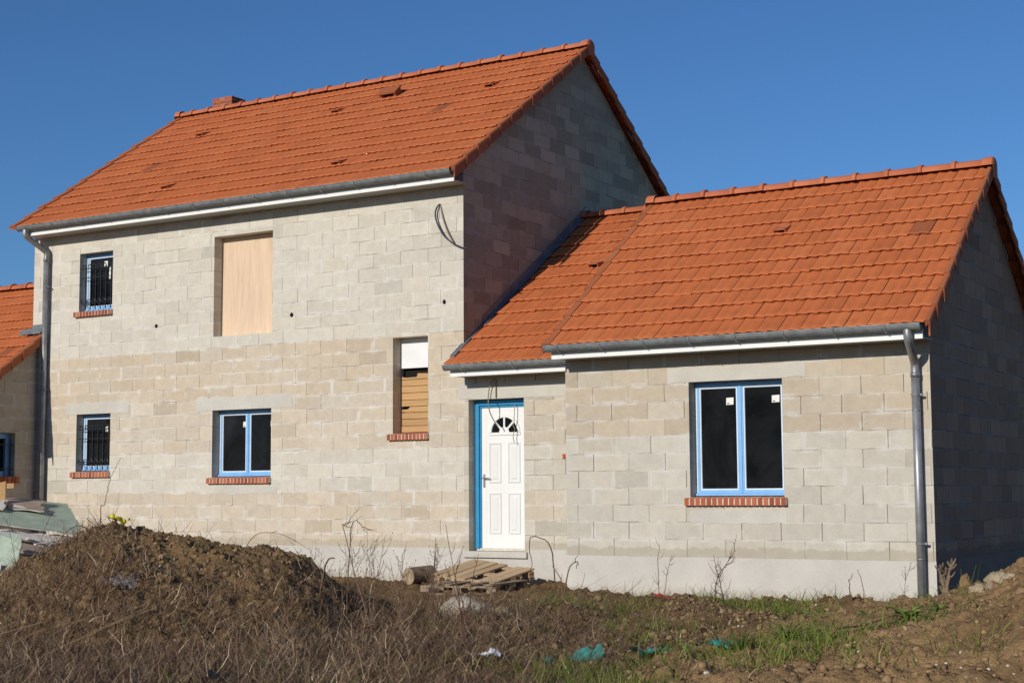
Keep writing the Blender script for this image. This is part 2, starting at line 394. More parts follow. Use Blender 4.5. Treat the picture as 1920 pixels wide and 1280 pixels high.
wall('main_wall', M['wall_main'],
     front_cells(D, XL, XM, 0, 5.60, [OP_UL, OP_LL, OP_M, OP_B, OP_N]) +
     [[(XL, D, 0), (XL, D, zmain(D)-.1), (XL, YR, ZR-.1), (XL, DB, zmain(DB)-.1), (XL, DB, 0)], [(XL, DB, 0), (XW, DB, 0), (XW, DB, 5.6), (XL, DB, 5.6)]],
     jamb_quads(D, [OP_UL, OP_LL, OP_M, OP_B, OP_N]), label='two storey front wall of pale concrete blocks')
wall('gable_wall', block_mat('concrete_block_main_gable', [(0, .25), (22, .5), (24, .3), (27, .05), (30, .15)], 3.1, -.016, .56, tint=(1.06, 1.13, 1.0), vary=.42),  # shade of this gable end painted into a darker block colour
     [[(XM, D+.001, 0), (XM, DB, 0), (XM, DB, zmain(DB)-.1), (XM, YR, ZR-.1), (XM, D+.001, zmain(D)-.1)]])
wall('entrance_wall', M['wall_entry'], front_cells(D, XM, XW, 0, 2.86, [OP_D]), jamb_quads(D, [OP_D]))
GR, GZR, GYE, GZE = 2.62, 4.92, -.47, 2.615
GS = (GZR-GZE)/(GR-GYE)
def zgar(y): return GZR - abs(y-GR)*GS
GB = 2*GR
wall('garage_wall', M['wall_garage'], front_cells(0, XW, 0, 0, 2.85, [OP_G]) +
     [[(XW, 0, 0), (XW, 0, zgar(0)-.1), (XW, GR, GZR-.1), (XW, GB, zgar(GB)-.1), (XW, GB, 0)], [(XW, GB, 0), (XW, GB, 2.85), (0, GB, 2.85), (0, GB, 0)]], jamb_quads(0, [OP_G]))
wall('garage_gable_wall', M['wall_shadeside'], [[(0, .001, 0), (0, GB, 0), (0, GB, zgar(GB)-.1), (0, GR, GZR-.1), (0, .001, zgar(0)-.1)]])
# plinths (cement rendered base)
def plinth(ring, parent=house):
    mb = MB()
    for a, b in ring: mb.add([(a[0], a[1], ZB), (b[0], b[1], ZB), (b[0], b[1], 0), (a[0], a[1], 0)], [(0,1,2,3)])
    return mb
e = .004
mb = plinth([((XL-e, D-e), (-7.25, D-e)), ((-6.20, D-e), (XW, D-e)), ((XW, 0-e), (e, 0-e)), ((e, GB), (XW, GB)), ((XW, -e), (XW, D)), ((XL-e, D-e), (XL-e, DB)), ((XL, DB), (XW, DB)), ((XW, GB), (XW, DB))])
mb.add([(-7.25, D-e, ZB), (-6.20, D-e, ZB), (-6.20, D-e, -.13), (-7.25, D-e, -.13)], [(0,1,2,3)])
mb.add([(XW, -e, 0), (e, -e, 0), (e, .0, 0), (XW, .0, 0)], [(0,1,2,3)])
mb.build('plinth', M['plinth'], house)
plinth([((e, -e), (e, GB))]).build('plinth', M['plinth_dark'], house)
# concrete lintels, cement patches under sills
for n, (x0, x1, z0, z1, Y) in dict(g=(-3.26, -1.47, OP_G[3], 2.315, 0), m=(-12.45, -10.45, OP_M[3], 2.36, D), l=(-15.45, -13.95, OP_LL[3], 2.37, D), d=(-7.35, XW-.002, OP_D[3], 2.36, D)).items():
    nx = 14; mb = MB()
    xs = [x0 + (x1-x0)*i/nx for i in range(nx+1)]
    top = [z1 + random.uniform(-.024, .024) for _ in xs]; bot = [z0 + (random.uniform(-.02, .02) if (x < x0+.2 or x > x1-.2) else 0) for x in xs]
    for i in range(nx):
        mb.hexa([(xs[i], Y-.004, bot[i]), (xs[i+1], Y-.004, bot[i+1]), (xs[i+1], Y+.001, bot[i+1]), (xs[i], Y+.001, bot[i]),
                 (xs[i], Y-.004, top[i]), (xs[i+1], Y-.004, top[i+1]), (xs[i+1], Y+.001, top[i+1]), (xs[i], Y+.001, top[i])])
    mb.build('lintel', M['lintel'], house)
for (x0, x1, z0, z1, Y) in ((-2.98, -1.74, .415, .565, 0), (-12.05, -10.75, .80, .93, D)):
    mb = MB(); nx = 12; xs = [x0 + (x1-x0)*i/nx for i in range(nx+1)]
    lo = [z0 + random.uniform(-.02, .02) for _ in xs]; hi = [z1 + random.uniform(-.02, .02) for _ in xs]
    for i in range(nx):
        mb.hexa([(xs[i], Y-.004, lo[i]), (xs[i+1], Y-.004, lo[i+1]), (xs[i+1], Y+.001, lo[i+1]), (xs[i], Y+.001, lo[i]),
                 (xs[i], Y-.004, hi[i]), (xs[i+1], Y-.004, hi[i+1]), (xs[i+1], Y+.001, hi[i+1]), (xs[i], Y+.001, hi[i])])
    mb.build('cement_patch', M['lintel'], house)

# ------------------------------------------------------------------ roofs
PROF = [(0, .000), (.03, .012), (.12, .019), (.22, .014), (.36, .003), (.46, .003), (.55, .013), (.64, .019), (.74, .014), (.86, .003), (.97, .004), (1.0, .001)]
def slope_roof(name, ye, ze, yr, zr, xrange, nrows, parent, off=0.0, tw=.265, seed=1):
    """one slope of interlocking tiles; xrange(row_mid_y) -> (x0, x1). Real stepped courses."""
    rg = np.random.default_rng(seed)
    d = Vector((0, yr-ye, zr-ze)); Ls = d.length; d.normalize()
    n = Vector((0, -d.z, d.y)) if yr > ye else Vector((0, d.z, -d.y))
    V = []; F = []; A = []; AL = []; AC = []
    g = Ls/nrows; s_ = np.array([p[0] for p in PROF]); h_ = np.array([p[1] for p in PROF]); k = len(PROF)
    for r in range(nrows):
        a0 = r*g; a1 = min((r+1)*g + .05, Ls)
        x0, x1 = xrange(ye + d.y*(a0+g/2))
        sh = off + (.5*tw if r % 2 else 0)
        i0 = math.floor((x0-sh)/tw); i1 = math.ceil((x1-sh)/tw)
        for i in range(i0, i1):
            xs = (sh + i*tw) + s_*tw
            m = (xs >= x0-1e-6) & (xs <= x1+1e-6)
            if m.sum() < 2: continue
            xs, hh = xs[m], h_[m]; q = len(xs)
            j = rg.normal(0, .0018); lift = .031 + rg.normal(0, .0018); sl = rg.normal(0, .004)
            b = len(V)
            for (a, up_) in ((a0 + sl + .07, .006), (a0 + sl + .006, lift-.022), (a0 + sl, lift-.002), (a0 + sl + .012, lift), (a0 + sl + .10, lift*.78), (a1, .002)):
                bend = {0: -.016, 1: -.013}.get(0 if a < a0 + sl + .009 else (1 if a < a0 + sl + .02 else (2 if a < a0 + sl + .11 and up_ > .02 else 3)), 0) + (-.004 if abs(a - a0 - sl - .10) < 1e-6 else 0)
                for x, hq in zip(xs, hh):
                    hz = hq*.8 + up_ + j
                    V.append((min(max(x + (bend if x0 < x < x1 else 0), x0), x1), ye + d.y*a + n.y*hz, ze + d.z*a + n.z*hz)); AL.append((a-a0)/g); AC.append((x - sh - i*tw)/tw)
            t = float(np.clip(rg.normal(.45, .12), 0, .93))
            if rg.random() < .009: t = rg.uniform(.955, 1)
            A += [t]*(6*q)
            for row in range(5):
                for c in range(q-1):
                    f = (b+row*q+c, b+row*q+c+1, b+(row+1)*q+c+1, b+(row+1)*q+c)
                    F.append(f if yr > ye else f[::-1])
    o = np_mesh(name, np.array(V), np.array(F), M['tile'], {'tint': A, 'along': AL, 'across': AC})
    attach(o, parent); return o
def attach(o, parent):
    off = Vector((0, 0, 0)); pw = parent
    while pw is not None: off += pw.location; pw = pw.parent
    o.parent = parent; o.location = -off
def verge(x_in, x_out, ye, ze, yr, zr, n, parent, drop=.17, seed=3, name='verge'):
    rg = np.random.default_rng(seed)
    d = Vector((0, yr-ye, zr-ze)); Ls = d.length; d.normalize(); nn = Vector((0, -d.z, d.y)) if yr > ye else Vector((0, d.z, -d.y))
    mb = MB(); g = Ls/n; sgn = 1 if x_out > x_in else -1
    for r in range(n):
        a0, a1 = r*g - .012, (r+1)*g + .02
        lo, hi = .055 + rg.normal(0, .003), .030
        w = rg.normal(0, .004); dz = drop + rg.normal(0, .006)
        xo0 = x_out + sgn*(.014 + w); xo1 = x_out + sgn*(.000 + w)
        def pt(x, a, h, dn=0): q = Vector((x, ye, ze)) + d*a + nn*h; q.z -= dn; return q
        rnd = .028
        P = []
        for a, h, xo in ((a0, lo, xo0), (a1, hi, xo1)):
            P.append([pt(x_in, a, -.035), pt(x_in, a, h-.004), pt(xo-sgn*rnd*.8, a, h), pt(xo-sgn*.008, a, h-.006), pt(xo, a, h-rnd), pt(xo, a, h, dz), pt(xo-sgn*.022, a, h, dz), pt(xo-sgn*.024, a, h-.05)])
        k = len(P[0]); F = [(i, i+1, k+i+1, k+i) for i in range(k-1)]
        F += [tuple(range(k)), tuple(range(2*k-1, k-1, -1))]
        if sgn < 0: F = [f[::-1] for f in F]
        mb.add(P[0]+P[1], F, float(np.clip(rg.normal(.45, .18), 0, .93)))
    return mb.build(name, M['verge'], parent, attr='tint')
def ridge(x0, x1, y, z, parent, seg=.43, r=.105, seed=5, right_end=True, name='ridge'):
    rg = np.random.default_rng(seed); mb = MB(); n = max(1, round((x1-x0)/seg)); seg = (x1-x0)/n; K = 12
    def ring(x, rr, zz): return [(x, y + rr*1.08*math.cos(PI*1.12*k/K - PI*.06), z + zz + rr*.80*math.sin(PI*1.12*k/K - PI*.06)) for k in range(K+1)]
    for i in range(n):
        a = x0 + i*seg; j = rg.normal(0, .003); t = float(np.clip(rg.normal(.5, .16), 0, .93))
        stations = [(0, r*.94), (seg-.065, r*.98), (seg-.06, r*1.20), (seg-.012, r*1.26), (seg, r*1.16), (seg, r*.9)]
        V = []; 
        for dx, rr in stations: V += ring(a+dx, rr, j)
        q = K+1; F = [(s*q+k, s*q+k+1, (s+1)*q+k+1, (s+1)*q+k) for s in range(len(stations)-1) for k in range(K)]
        mb.add(V, F, t)
    for xx, sg in ((x1, 1), (x0, -1)):
        V = ring(xx-.10*sg, r*1.2, .004) + ring(xx+.02*sg, r*1.25, .004) + ring(xx+.035*sg, r*1.12, .0) + [(xx+.04*sg, y, z-.01)]
        q = K+1; F = [(s*q+k, s*q+k+1, (s+1)*q+k+1, (s+1)*q+k) for s in range(2) for k in range(K)] + [(2*q+k, 2*q+k+1, 3*q) for k in range(K)]
        V += [(v[0], v[1], v[2]-.16) for v in V[2*q:2*q+1]] + [(v[0], v[1], v[2]-.16) for v in V[3*q-1:3*q]]
        F += [(2*q, 3*q, 3*q-1, 3*q+2, 3*q+1)]
        mb.add(V, F, .55)
    return mb.build(name, M['ridge'], parent, smooth=True, attr='tint')
def vent_tile(x, y, ye, ze, sl, parent):
    """hooded ventilation tile: small raised box, open and dark on its low side"""
    ang = math.atan(sl); c, s_ = math.cos(ang), math.sin(ang); z = ze + (y-ye)*sl
    def L(u, a, h): return (x+u, y + a*c - h*s_, z + a*s_ + h*c)
    mb = MB()
    W, H = .085, .095
    # hood top and cheeks (three thin slabs), tapering into the roof at its upper end
    top = [L(-W, -.02, H), L(W, -.02, H), L(W*1.1, .21, .030), L(-W*1.1, .21, .030)]
    mb.slab(top, (0, -s_, c), .012, .75)
    for sg in (-1, 1):
        q = [L(sg*W, -.02, .02), L(sg*W, -.02, H), L(sg*W*1.1, .21, .030), L(sg*W*1.1, .21, .015)]
        mb.slab(q if sg > 0 else q[::-1], (sg, 0, 0), .012, .3)
    o = mb.build('vent_tile', M['ridge'], parent, attr='tint')
    m2 = MB(); m2.add([L(-W+.012, .05, .018), L(W-.012, .05, .018), L(W-.012, .05, H-.016), L(-W+.012, .05, H-.016), L(-W+.012, -.015, .026), L(W-.012, -.015, .026)], [(0,1,2,3), (0,4,5,1)])
    me = m2.build('vent_opening_tmp', M['black'], None)
    # join the dark throat into the hood so that a vent is one mesh with two materials
    join_into(o, me); return o
def join_into(o, e2):
    """append e2's mesh (with its own material) to o's mesh, then drop e2; no bpy.ops"""
    a, b = o.data, e2.data
    V = [v.co.copy() for v in a.vertices] + [v.co.copy() for v in b.vertices]; na = len(a.vertices)
    F = [tuple(p.vertices) for p in a.polygons] + [tuple(i+na for i in p.vertices) for p in b.polygons]
    mi = [p.material_index for p in a.polygons] + [p.material_index + len(a.materials) for p in b.polygons]
    sm = [p.use_smooth for p in a.polygons] + [p.use_smooth for p in b.polygons]
    tin = None
    if 'tint' in a.attributes:
        tin = [d.value for d in a.attributes['tint'].data] + [d.value for d in b.attributes['tint'].data] if 'tint' in b.attributes else [d.value for d in a.attributes['tint'].data] + [.5]*len(b.vertices)
    me = bpy.data.meshes.new(a.name); me.from_pydata(V, [], F); me.update()
    for m_ in list(a.materials) + list(b.materials): me.materials.append(m_)
    me.polygons.foreach_set('material_index', mi); me.polygons.foreach_set('use_smooth', sm)
    if tin:
        at = me.attributes.new('tint', 'FLOAT', 'POINT'); at.data.foreach_set('value', np.array(tin, dtype=np.float32))
    o.data = me; bpy.data.objects.remove(e2); bpy.data.meshes.remove(a); bpy.data.meshes.remove(b)

MX0, MX1 = XL-.075, XM+.13
rm = slope_roof('main_roof', YE, ZE, YR, ZR, lambda y: (MX0, MX1-.015), 13, house, off=.05, seed=21)
slope_roof('rear_slope', 2*YR-YE, ZE, YR, ZR, lambda y: (MX0, MX1-.015), 13, rm, off=.05, seed=22)
verge(MX1-.03, MX1+.03, YE, ZE, YR, ZR, 13, rm, seed=31)
verge(MX1-.03, MX1+.03, 2*YR-YE, ZE, YR, ZR, 13, rm, seed=32)
verge(MX0+.11, MX0-.03, YE, ZE, YR, ZR, 13, rm, drop=.05, seed=33)
verge(MX0+.11, MX0-.03, 2*YR-YE, ZE, YR, ZR, 13, rm, drop=.05, seed=34)
ridge(MX0-.02, MX1+.02, YR, ZR+.018, rm, seed=41)
for vx, vy in ((-14.68, 4.0), (-13.42, 1.80), (-11.54, 4.05), (-9.77, 1.78), (-8.35, 4.07)): vent_tile(vx, vy, YE, ZE, SL, rm)
# terracotta outlet box on the slope
ang = math.atan(SL); c_, s_ = math.cos(ang), math.sin(ang)
def LB(u, a, h, x=-10.64, y=4.45): return (x+u, y + a*c_ - h*s_, ZE + (y-YE)*SL + a*s_ + h*c_)
mb = MB()
for u0_, u1_ in ((-.17, -.13), (.13, .17)):
    mb.hexa([LB(u0_, -.09, .01), LB(u1_, -.09, .01), LB(u1_, .12, .01), LB(u0_, .12, .01), LB(u0_, -.09, .10), LB(u1_, -.09, .10), LB(u1_, .12, .12), LB(u0_, .12, .12)], .2)
mb.hexa([LB(-.19, -.11, .10), LB(.19, -.11, .10), LB(.19, .14, .122), LB(-.19, .14, .122), LB(-.19, -.11, .125), LB(.19, -.11, .125), LB(.19, .14, .15), LB(-.19, .14, .15)], .2)
mb.hexa([LB(-.12, .02, .01), LB(.12, .02, .01), LB(.12, .11, .01), LB(-.12, .11, .01), LB(-.12, .02, .098), LB(.12, .02, .098), LB(.12, .11, .115), LB(-.12, .11, .115)], 1.0)
mb.build('roof_outlet', M['verge'], rm, attr='tint')
# chimney behind the ridge
mb = MB(); x0, x1, y0, y1 = -15.82, -15.30, 5.55, 5.95
zz = 7.9; r_ = 0
while zz < 8.66:
    nb = 3
    for side in range(4):
        for i in range(nb):
            f0, f1 = i/nb, (i+1)/nb; sft = .5/nb if r_ % 2 else 0
            f0 = max(0, f0-sft); f1 = f1-sft if i < nb-1 or sft == 0 else 1
            if side in (0, 2):
                ya, yb = (y0, y0+.1) if side == 0 else (y1-.1, y1); a, b = x0+(x1-x0)*f0, x0+(x1-x0)*f1
                mb.box(a+.006, b-.006, ya, yb, zz, zz+.058, random.random())
            else:
                xa, xb = (x0, x0+.1) if side == 1 else (x1-.1, x1); a, b = y0+.1+(y1-y0-.2)*f0, y0+.1+(y1-y0-.2)*f1
                mb.box(xa, xb, a+.006, b-.006, zz, zz+.058, random.random())
    zz += .07; r_ += 1
ch = mb.build('chimney', M['brick'], rm, attr='tint')
mb = MB(); mb.box(x0+.012, x1-.012, y0+.012, y1-.012, 7.9, 8.655); mb.build('chimney_core_tmp', M['mortar'], None)
join_into(ch, bpy.data.objects['chimney_core_tmp'])

rg_ = slope_roof('garage_roof', GYE, GZE, GR, GZR, lambda y: (XW-.02, .115), 11, house, off=-.02, seed=51)
slope_roof('rear_slope', 2*GR-GYE, GZE, GR, GZR, lambda y: (XW-.02, .115), 11, rg_, off=-.02, seed=52)
verge(.10, .155, GYE, GZE, GR, GZR, 11, rg_, seed=61); verge(.10, .155, 2*GR-GYE, GZE, GR, GZR, 11, rg_, seed=62)
verge(XW+.06, XW-.035, GYE, GZE, GR, GZR, 11, rg_, drop=.14, seed=63); verge(XW+.06, XW-.035, 2*GR-GYE, GZE, GR, GZR, 11, rg_, drop=.14, seed=64)
ridge(XW-.01, .14, GR, GZR+.018, rg_, seed=65)
vent_tile(-2.32, 1.52, GYE, GZE, GS, rg_)
EYE, EZE, ERZ = 1.08, 2.60, 5.365
ES = (ERZ-EZE)/(YR-EYE)
def ex(y): return (XM+.01 if y > D-.15 else XM-.02, XW+.3)
re_ = slope_roof('entrance_roof', EYE, EZE, YR, ERZ, ex, 13, house, off=.12, seed=71)
slope_roof('rear_slope', 2*YR-EYE, EZE, YR, ERZ, lambda y: (XM+.01, XW+.3), 13, re_, off=.12, seed=72)
ridge(XM+.02, XW+.3, YR, ERZ+.016, re_, seed=73)
vent_tile(-6.13, 3.52, EYE, EZE, ES, re_)
# stepped zinc flashing against the gable
mb = MB()
nst = 5
for i in range(nst):
    ya, yb = D-.32 + (YR+.05-D+.32)*i/nst, D-.32 + (YR+.05-D+.32)*(i+1)/nst + .06
    za, zb = EZE + (ya-EYE)*ES, EZE + (yb-EYE)*ES
    t_ = .001*i
    xin = XM+.003+t_ if i else XM-.03
    up_h = .155 if i else .06
    mb.hexa([(xin, ya, za+.02), (xin+.008, ya, za+.02), (xin+.008, yb, zb+.02), (xin, yb, zb+.02), (xin, ya, za+up_h), (xin+.008, ya, za+up_h), (xin+.008, yb, zb+up_h), (xin, yb, zb+up_h)])
    mb.hexa([(xin+.008, ya, za+.045), (xin+.07, ya, za+.040), (xin+.07, yb, zb+.040), (xin+.008, yb, zb+.045), (xin+.008, ya, za+.053), (xin+.07, ya, za+.048), (xin+.07, yb, zb+.048), (xin+.008, yb, zb+.053)])
mb.build('flashing', M['flash'], re_)

# ------------------------------------------------------------------ eaves: fascia, soffit, gutter, brackets, downpipes
def eaves(Y, zt, x0, x1, wall_y, parent, nbr, seed, ends=(1, 1)):
    """Y/zt: eave edge of the tiles; half-round zinc gutter on brackets before a white fascia and soffit"""
    fy = Y + .128
    mb = MB(); mb.box(x0+.05, x1-.01, fy, fy+.022, zt-.152, zt-.01); fa = mb.build('fascia', M['white_pvc'], parent)
    mb = MB(); n = 3
    for i in range(n):
        ya = fy+.022 + (wall_y-fy-.022)*i/n; yb = fy+.022 + (wall_y-fy-.022)*(i+1)/n - .004
        mb.box(x0+.05, x1-.01, ya, yb, zt-.142, zt-.13)
    mb.build('soffit', M['soffit'], fa)
    gy, gz, r = Y+.055, zt-.002, .068
    K = 12; V = []; F = []
    prof = [(gy + r*math.cos(PI + PI*k/K), gz + r*math.sin(PI + PI*k/K)) for k in range(K+1)]
    prof = [(gy-r+.012, gz+.012), (gy-r-.006, gz+.014), (gy-r-.008, gz+.002)] + prof + [(gy+r, gz+.02)]
    inner = [(gy + (r-.004)*math.cos(2*PI - PI*k/K), gz + (r-.004)*math.sin(2*PI - PI*k/K)) for k in range(K+1)]
    prof = prof + inner
    m = len(prof)
    V = [(x0, a, b) for a, b in prof] + [(x1, a, b) for a, b in prof]
    F = [(i, (i+1) % m, (i+1) % m + m, i+m) for i in range(m)]
    mb = MB(); mb.add(V, F)
    for xx in (x0, x1):
        mb.add([(xx + (.003 if xx == x0 else -.003), gy + (r+.002)*math.cos(PI + PI*k/K), gz + (r+.002)*math.sin(PI + PI*k/K)) for k in range(K+1)], [tuple(range(K+1))])
    gt = mb.build('gutter', M['zinc'], parent)
    for i in range(nbr):
        x = x0 + (x1-x0)*(i+.35)/nbr
        m2 = MB(); pr = [(gy + (r+.004)*math.cos(PI*.98 + PI*k/K), gz + (r+.004)*math.sin(PI*.98 + PI*k/K)) for k in range(K+1)]
        m2.tube([(x, a, b) for a, b in [(gy-r-.006, gz+.02)] + pr], .0095, 5)
        m2.build('gutter_bracket', M['zinc_pipe'], gt)
    return gt
gm = eaves(YE-.045, ZE, MX0+.16, MX1-.04, D, house, 14, 1)
gg = eaves(GYE-.04, GZE, XW-.035, .05, 0, house, 8, 2)
ge = eaves(EYE-.04, EZE, XM-.03, XW-.004, D, house, 3, 3)
def smooth_path(pts, n=6):
    P = [Vector(p) for p in pts]; out = []
    for i in range(len(P)-1):
        p0, p1, p2, p3 = P[max(i-1, 0)], P[i], P[i+1], P[min(i+2, len(P)-1)]
        for k in range(n):
            t = k/n; out.append(.5*((2*p1) + (p2-p0)*t + (2*p0-5*p1+4*p2-p3)*t*t + (3*p1-p0-3*p2+p3)*t**3))
    return out + [P[-1]]
def downpipe(top, xw, yw, z_bend, z_bot, r, clamps, label=None):
    x, y, z = top
    path = smooth_path([(x, y, z), (x, y+.005, z-.10), (x+(xw-x)*.2, y+(yw-y)*.25, z-.17), (x+(xw-x)*.8, y+(yw-y)*.8, z_bend+.07), (xw, yw, z_bend), (xw, yw, z_bend-.15)], 6)
    mb = MB(); mb.tube(path, r*1.02, 16)
    mb.tube([(xw, yw, z_bend-.10), (xw, yw, z_bot)], r, 16)
    mb.tube([(xw, yw, z_bend-.14), (xw, yw, z_bend-.09)], r*1.14, 16)
    for zc in clamps: mb.tube([(xw, yw, zc-.18), (xw, yw, zc-.165)], r*1.05, 16)
    o = mb.build('downpipe', M['zinc_pipe'], house, smooth=False)
    o.data.polygons.foreach_set('use_smooth', [len(p.vertices) == 4 for p in o.data.polygons])
    for zc in clamps:
        m2 = MB(); m2.tube([(xw, yw, zc-.011), (xw, yw, zc+.011)], r*1.12, 16); m2.box(xw+r, xw+r+.035, yw-.01, yw+.012, zc-.012, zc+.012)
        m2.tube([(xw+r*.3, yw+r*.8, zc), (xw+r*.3, yw+.12, zc)], .007, 6)
        m2.build('pipe_clamp', M['zinc'], o)
    return o
downpipe((-.105, GYE+.015, GZE-.05), -.145, -.085, 2.20, -.70, .047, (1.86, .20))
downpipe((-16.06, YE+.01, ZE-.05), -15.92, D-.09, 5.02, -.60, .047, (4.42, 2.62))

# ------------------------------------------------------------------ windows and doors
def sill(parent, x0, x1, Y, z_back, z_top, n, depth=.26):
    """row of bricks on edge, sloping outwards, pale mortar between"""
    mb = MB(); w_ = (x1-x0)/n; front = Y-.055
    for i in range(n):
        a, b = x0+i*w_+.008, x0+(i+1)*w_-.008; dz = random.uniform(-.003, .003)
        mb.hexa([(a, front+dz, z_top-.10), (b, front+dz, z_top-.10), (b, Y+depth-.06, z_top-.055), (a, Y+depth-.06, z_top-.055),
                 (a, front+dz, z_top-.012), (b, front+dz, z_top-.012), (b, Y+depth-.06, z_back), (a, Y+depth-.06, z_back)], random.random())
    o = mb.build('sill', M['brick'], parent, attr='tint')
    m2 = MB(); m2.hexa([(x0+.004, front+.004, z_top-.096), (x1-.004, front+.004, z_top-.096), (x1-.004, Y+depth-.065, z_top-.06), (x0+.004, Y+depth-.065, z_top-.06),
                        (x0+.004, front+.004, z_top-.0145), (x1-.004, front+.004, z_top-.0145), (x1-.004, Y+depth-.065, z_back-.004), (x0+.004, Y+depth-.065, z_back-.004)])
    t = m2.build('tmp', M['mortar'], None); join_into(o, t); return o
def frame_ring(mb, x0, x1, z0, z1, y0, y1, w_, chamfer=.012):
    """mitred rectangular frame with a chamfered inner front edge"""
    pr = [(0, y1), (0, y0+chamfer*.3), (chamfer*.3, y0), (w_-chamfer, y0), (w_, y0+chamfer), (w_, y1)]
    rings = []
    for o, y in pr: rings.append([(x0+o, y, z0+o), (x1-o, y, z0+o), (x1-o, y, z1-o), (x0+o, y, z1-o)])
    V = [p for r in rings for p in r]; F = []
    for i in range(len(pr)-1):
        for k in range(4): F.append((i*4+k, i*4+(k+1) % 4, (i+1)*4+(k+1) % 4, (i+1)*4+k))
    mb.add(V, F)
def window(op, Y, parent, leaves, rec=.17, stickers=(), label=None, nbrick=None, grille=False, sill_x=None, lz=.0, frost=None, fw_=.037):
    xa, xb, za, zb = op; zs = za + .025
    y0 = Y + rec
    mb = MB(); frame_ring(mb, xa+.004, xb-.004, zs, zb-.004, y0, y0+.07, fw_)
    o = mb.build('window', M['blue'], parent)
    if label: o['label'] = label
    # pale sealing strip down the left jamb
    mb = MB(); mb.box(xa+.001, xa+.045, y0-.012, y0-.001, zs+.004, zb-.06); mb.build('seal', M['white_seal'], o)
    n = leaves; W = (xb-xa-.008-2*fw_+.024)/n
    for i in range(n):
        a = xa+.004+fw_-.012+i*W; b = a+W-.003
        mb = MB(); frame_ring(mb, a, b, zs+fw_-.012, zb-fw_+.008, y0-.016, y0+.04, .046, .014)
        mb.build('sash', M['blue'], o)
        mb = MB(); frame_ring(mb, a+.036, b-.036, zs+fw_+.024, zb-fw_-.028, y0-.010, y0+.011, .020, .006); mb.build('glazing_bead', M['bead'], o)
        mb = MB(); mb.add([(a+.035, y0+.012, zs+fw_+.02), (b-.035, y0+.012, zs+fw_+.02), (b-.035, y0+.012, zb-fw_-.025), (a+.035, y0+.012, zb-fw_-.025)], [(0,1,2,3)])
        mb.build('pane', frost or M['glass'], o)
    if n == 2:
        xm_ = xa+.004+fw_-.012+W-.0015
        mb = MB(); mb.box(xm_-.018, xm_+.018, y0-.026, y0-.0165, zs+fw_-.008, zb-fw_+.004); mb.build('astragal', M['blue'], o, bevel=.004)
    mb = MB(); mb.hexa([(xa+.002, y0-.045, zs-.004), (xb-.002, y0-.045, zs-.004), (xb-.002, y0+.002, zs-.004), (xa+.002, y0+.002, zs-.004),
                        (xa+.002, y0-.045, zs+.022), (xb-.002, y0-.045, zs+.022), (xb-.002, y0-.001, zs+.034), (xa+.002, y0-.001, zs+.034)])
    mb.build('drip_rail', M['blue'], o)
    for (sx0, sx1, sz0, sz1) in stickers:
        mb = MB(); mb.add([(sx0, y0+.009, sz0), (sx1, y0+.009, sz0+.004), (sx1+.002, y0+.009, sz1), (sx0+.002, y0+.009, sz1-.004)], [(0,1,2,3)])
        st = mb.build('sticker', M['sticker'], o)
        m2 = MB(); m2.add([(sx0+.012, y0+.007, sz0+.010), (sx0+.045, y0+.007, sz0+.012), (sx0+.045, y0+.007, sz0+.024), (sx0+.012, y0+.007, sz0+.022)], [(0,1,2,3)])
        join_into(st, m2.build('tmp', M['sticker_print'], None))
    if nbrick:
        sx0, sx1 = sill_x; sill(o, sx0, sx1, Y, za+.022, za+.002, nbrick)
    if grille:
        mb = MB(); yg = Y+.055; nb = 6; zb0, zb1 = za+.15, zb-.24
        for zz_ in (za+.17, zb-.26, zb-.42): 
            mb.tube([(xa-.002, yg, zz_), (xb+.002, yg, zz_)], .008, 6)
        for i in range(nb):
            x = xa + (xb-xa)*(i+.75)/(nb+.5)
            top = [(x, yg, za+.03), (x, yg, zb-.24)] + [(x-.035+.035*math.cos(q), yg, zb-.24+.05*math.sin(q)) for q in np.linspace(.2, PI*.95, 7)]
            mb.tube(top, .009, 6)
            lo = [(x-.001+.042*math.cos(q)-.042, yg-.003, za+.17+.042*math.sin(q)) for q in np.linspace(0, 1.7*PI, 12)]
            mb.tube(lo, .0075, 5)
            for kz in (.44, .50):
                zc = za + (zb-za)*kz; mb.tube([(x, yg, zc-.012), (x, yg, zc), (x, yg, zc+.012)], [.008, .017, .008], 7)
        mb.build('grille', M['iron'], o)
    return o
window(OP_G, 0, house, 2, .18, [(-2.563, -2.467, 1.84, 1.93), (-1.972, -1.875, 1.85, 1.94)], 'large two leaf blue window beside the downpipe', 18, sill_x=(-3.04, -1.722))
window(OP_M, D, house, 2, .18, [(-11.61, -11.52, 1.865, 1.955), (-11.04, -10.95, 1.865, 1.955)], 'two leaf blue window without bars, ground floor', 18, sill_x=(-12.17, -10.86))
window(OP_LL, D, house, 1, .17, [(-14.67, -14.59, 1.87, 1.96)], 'small ground floor blue window behind black bars', 12, True, sill_x=(-15.27, -14.36))
window(OP_UL, D, house, 1, .17, [(-14.66, -14.62, 4.50, 4.72), (-14.78, -14.70, 4.72, 4.82)], 'small upstairs blue window behind black bars', 12, True, sill_x=(-15.27, -14.37))
# boarded opening upstairs (plywood sheet, slightly tilted)
mb = MB(); yb = D+.19
mb.hexa([(OP_B[0]+.002, yb, OP_B[2]+.004), (OP_B[1]-.002, yb, OP_B[2]+.004), (OP_B[1]-.002, yb+.018, OP_B[2]+.004), (OP_B[0]+.002, yb+.018, OP_B[2]+.004),
         (OP_B[0]+.002, yb+.01, OP_B[3]-.004), (OP_B[1]-.002, yb+.01, OP_B[3]-.004), (OP_B[1]-.002, yb+.028, OP_B[3]-.004), (OP_B[0]+.002, yb+.028, OP_B[3]-.004)])
mb.build('plywood_board', M['plywood'], house, attr='tint')
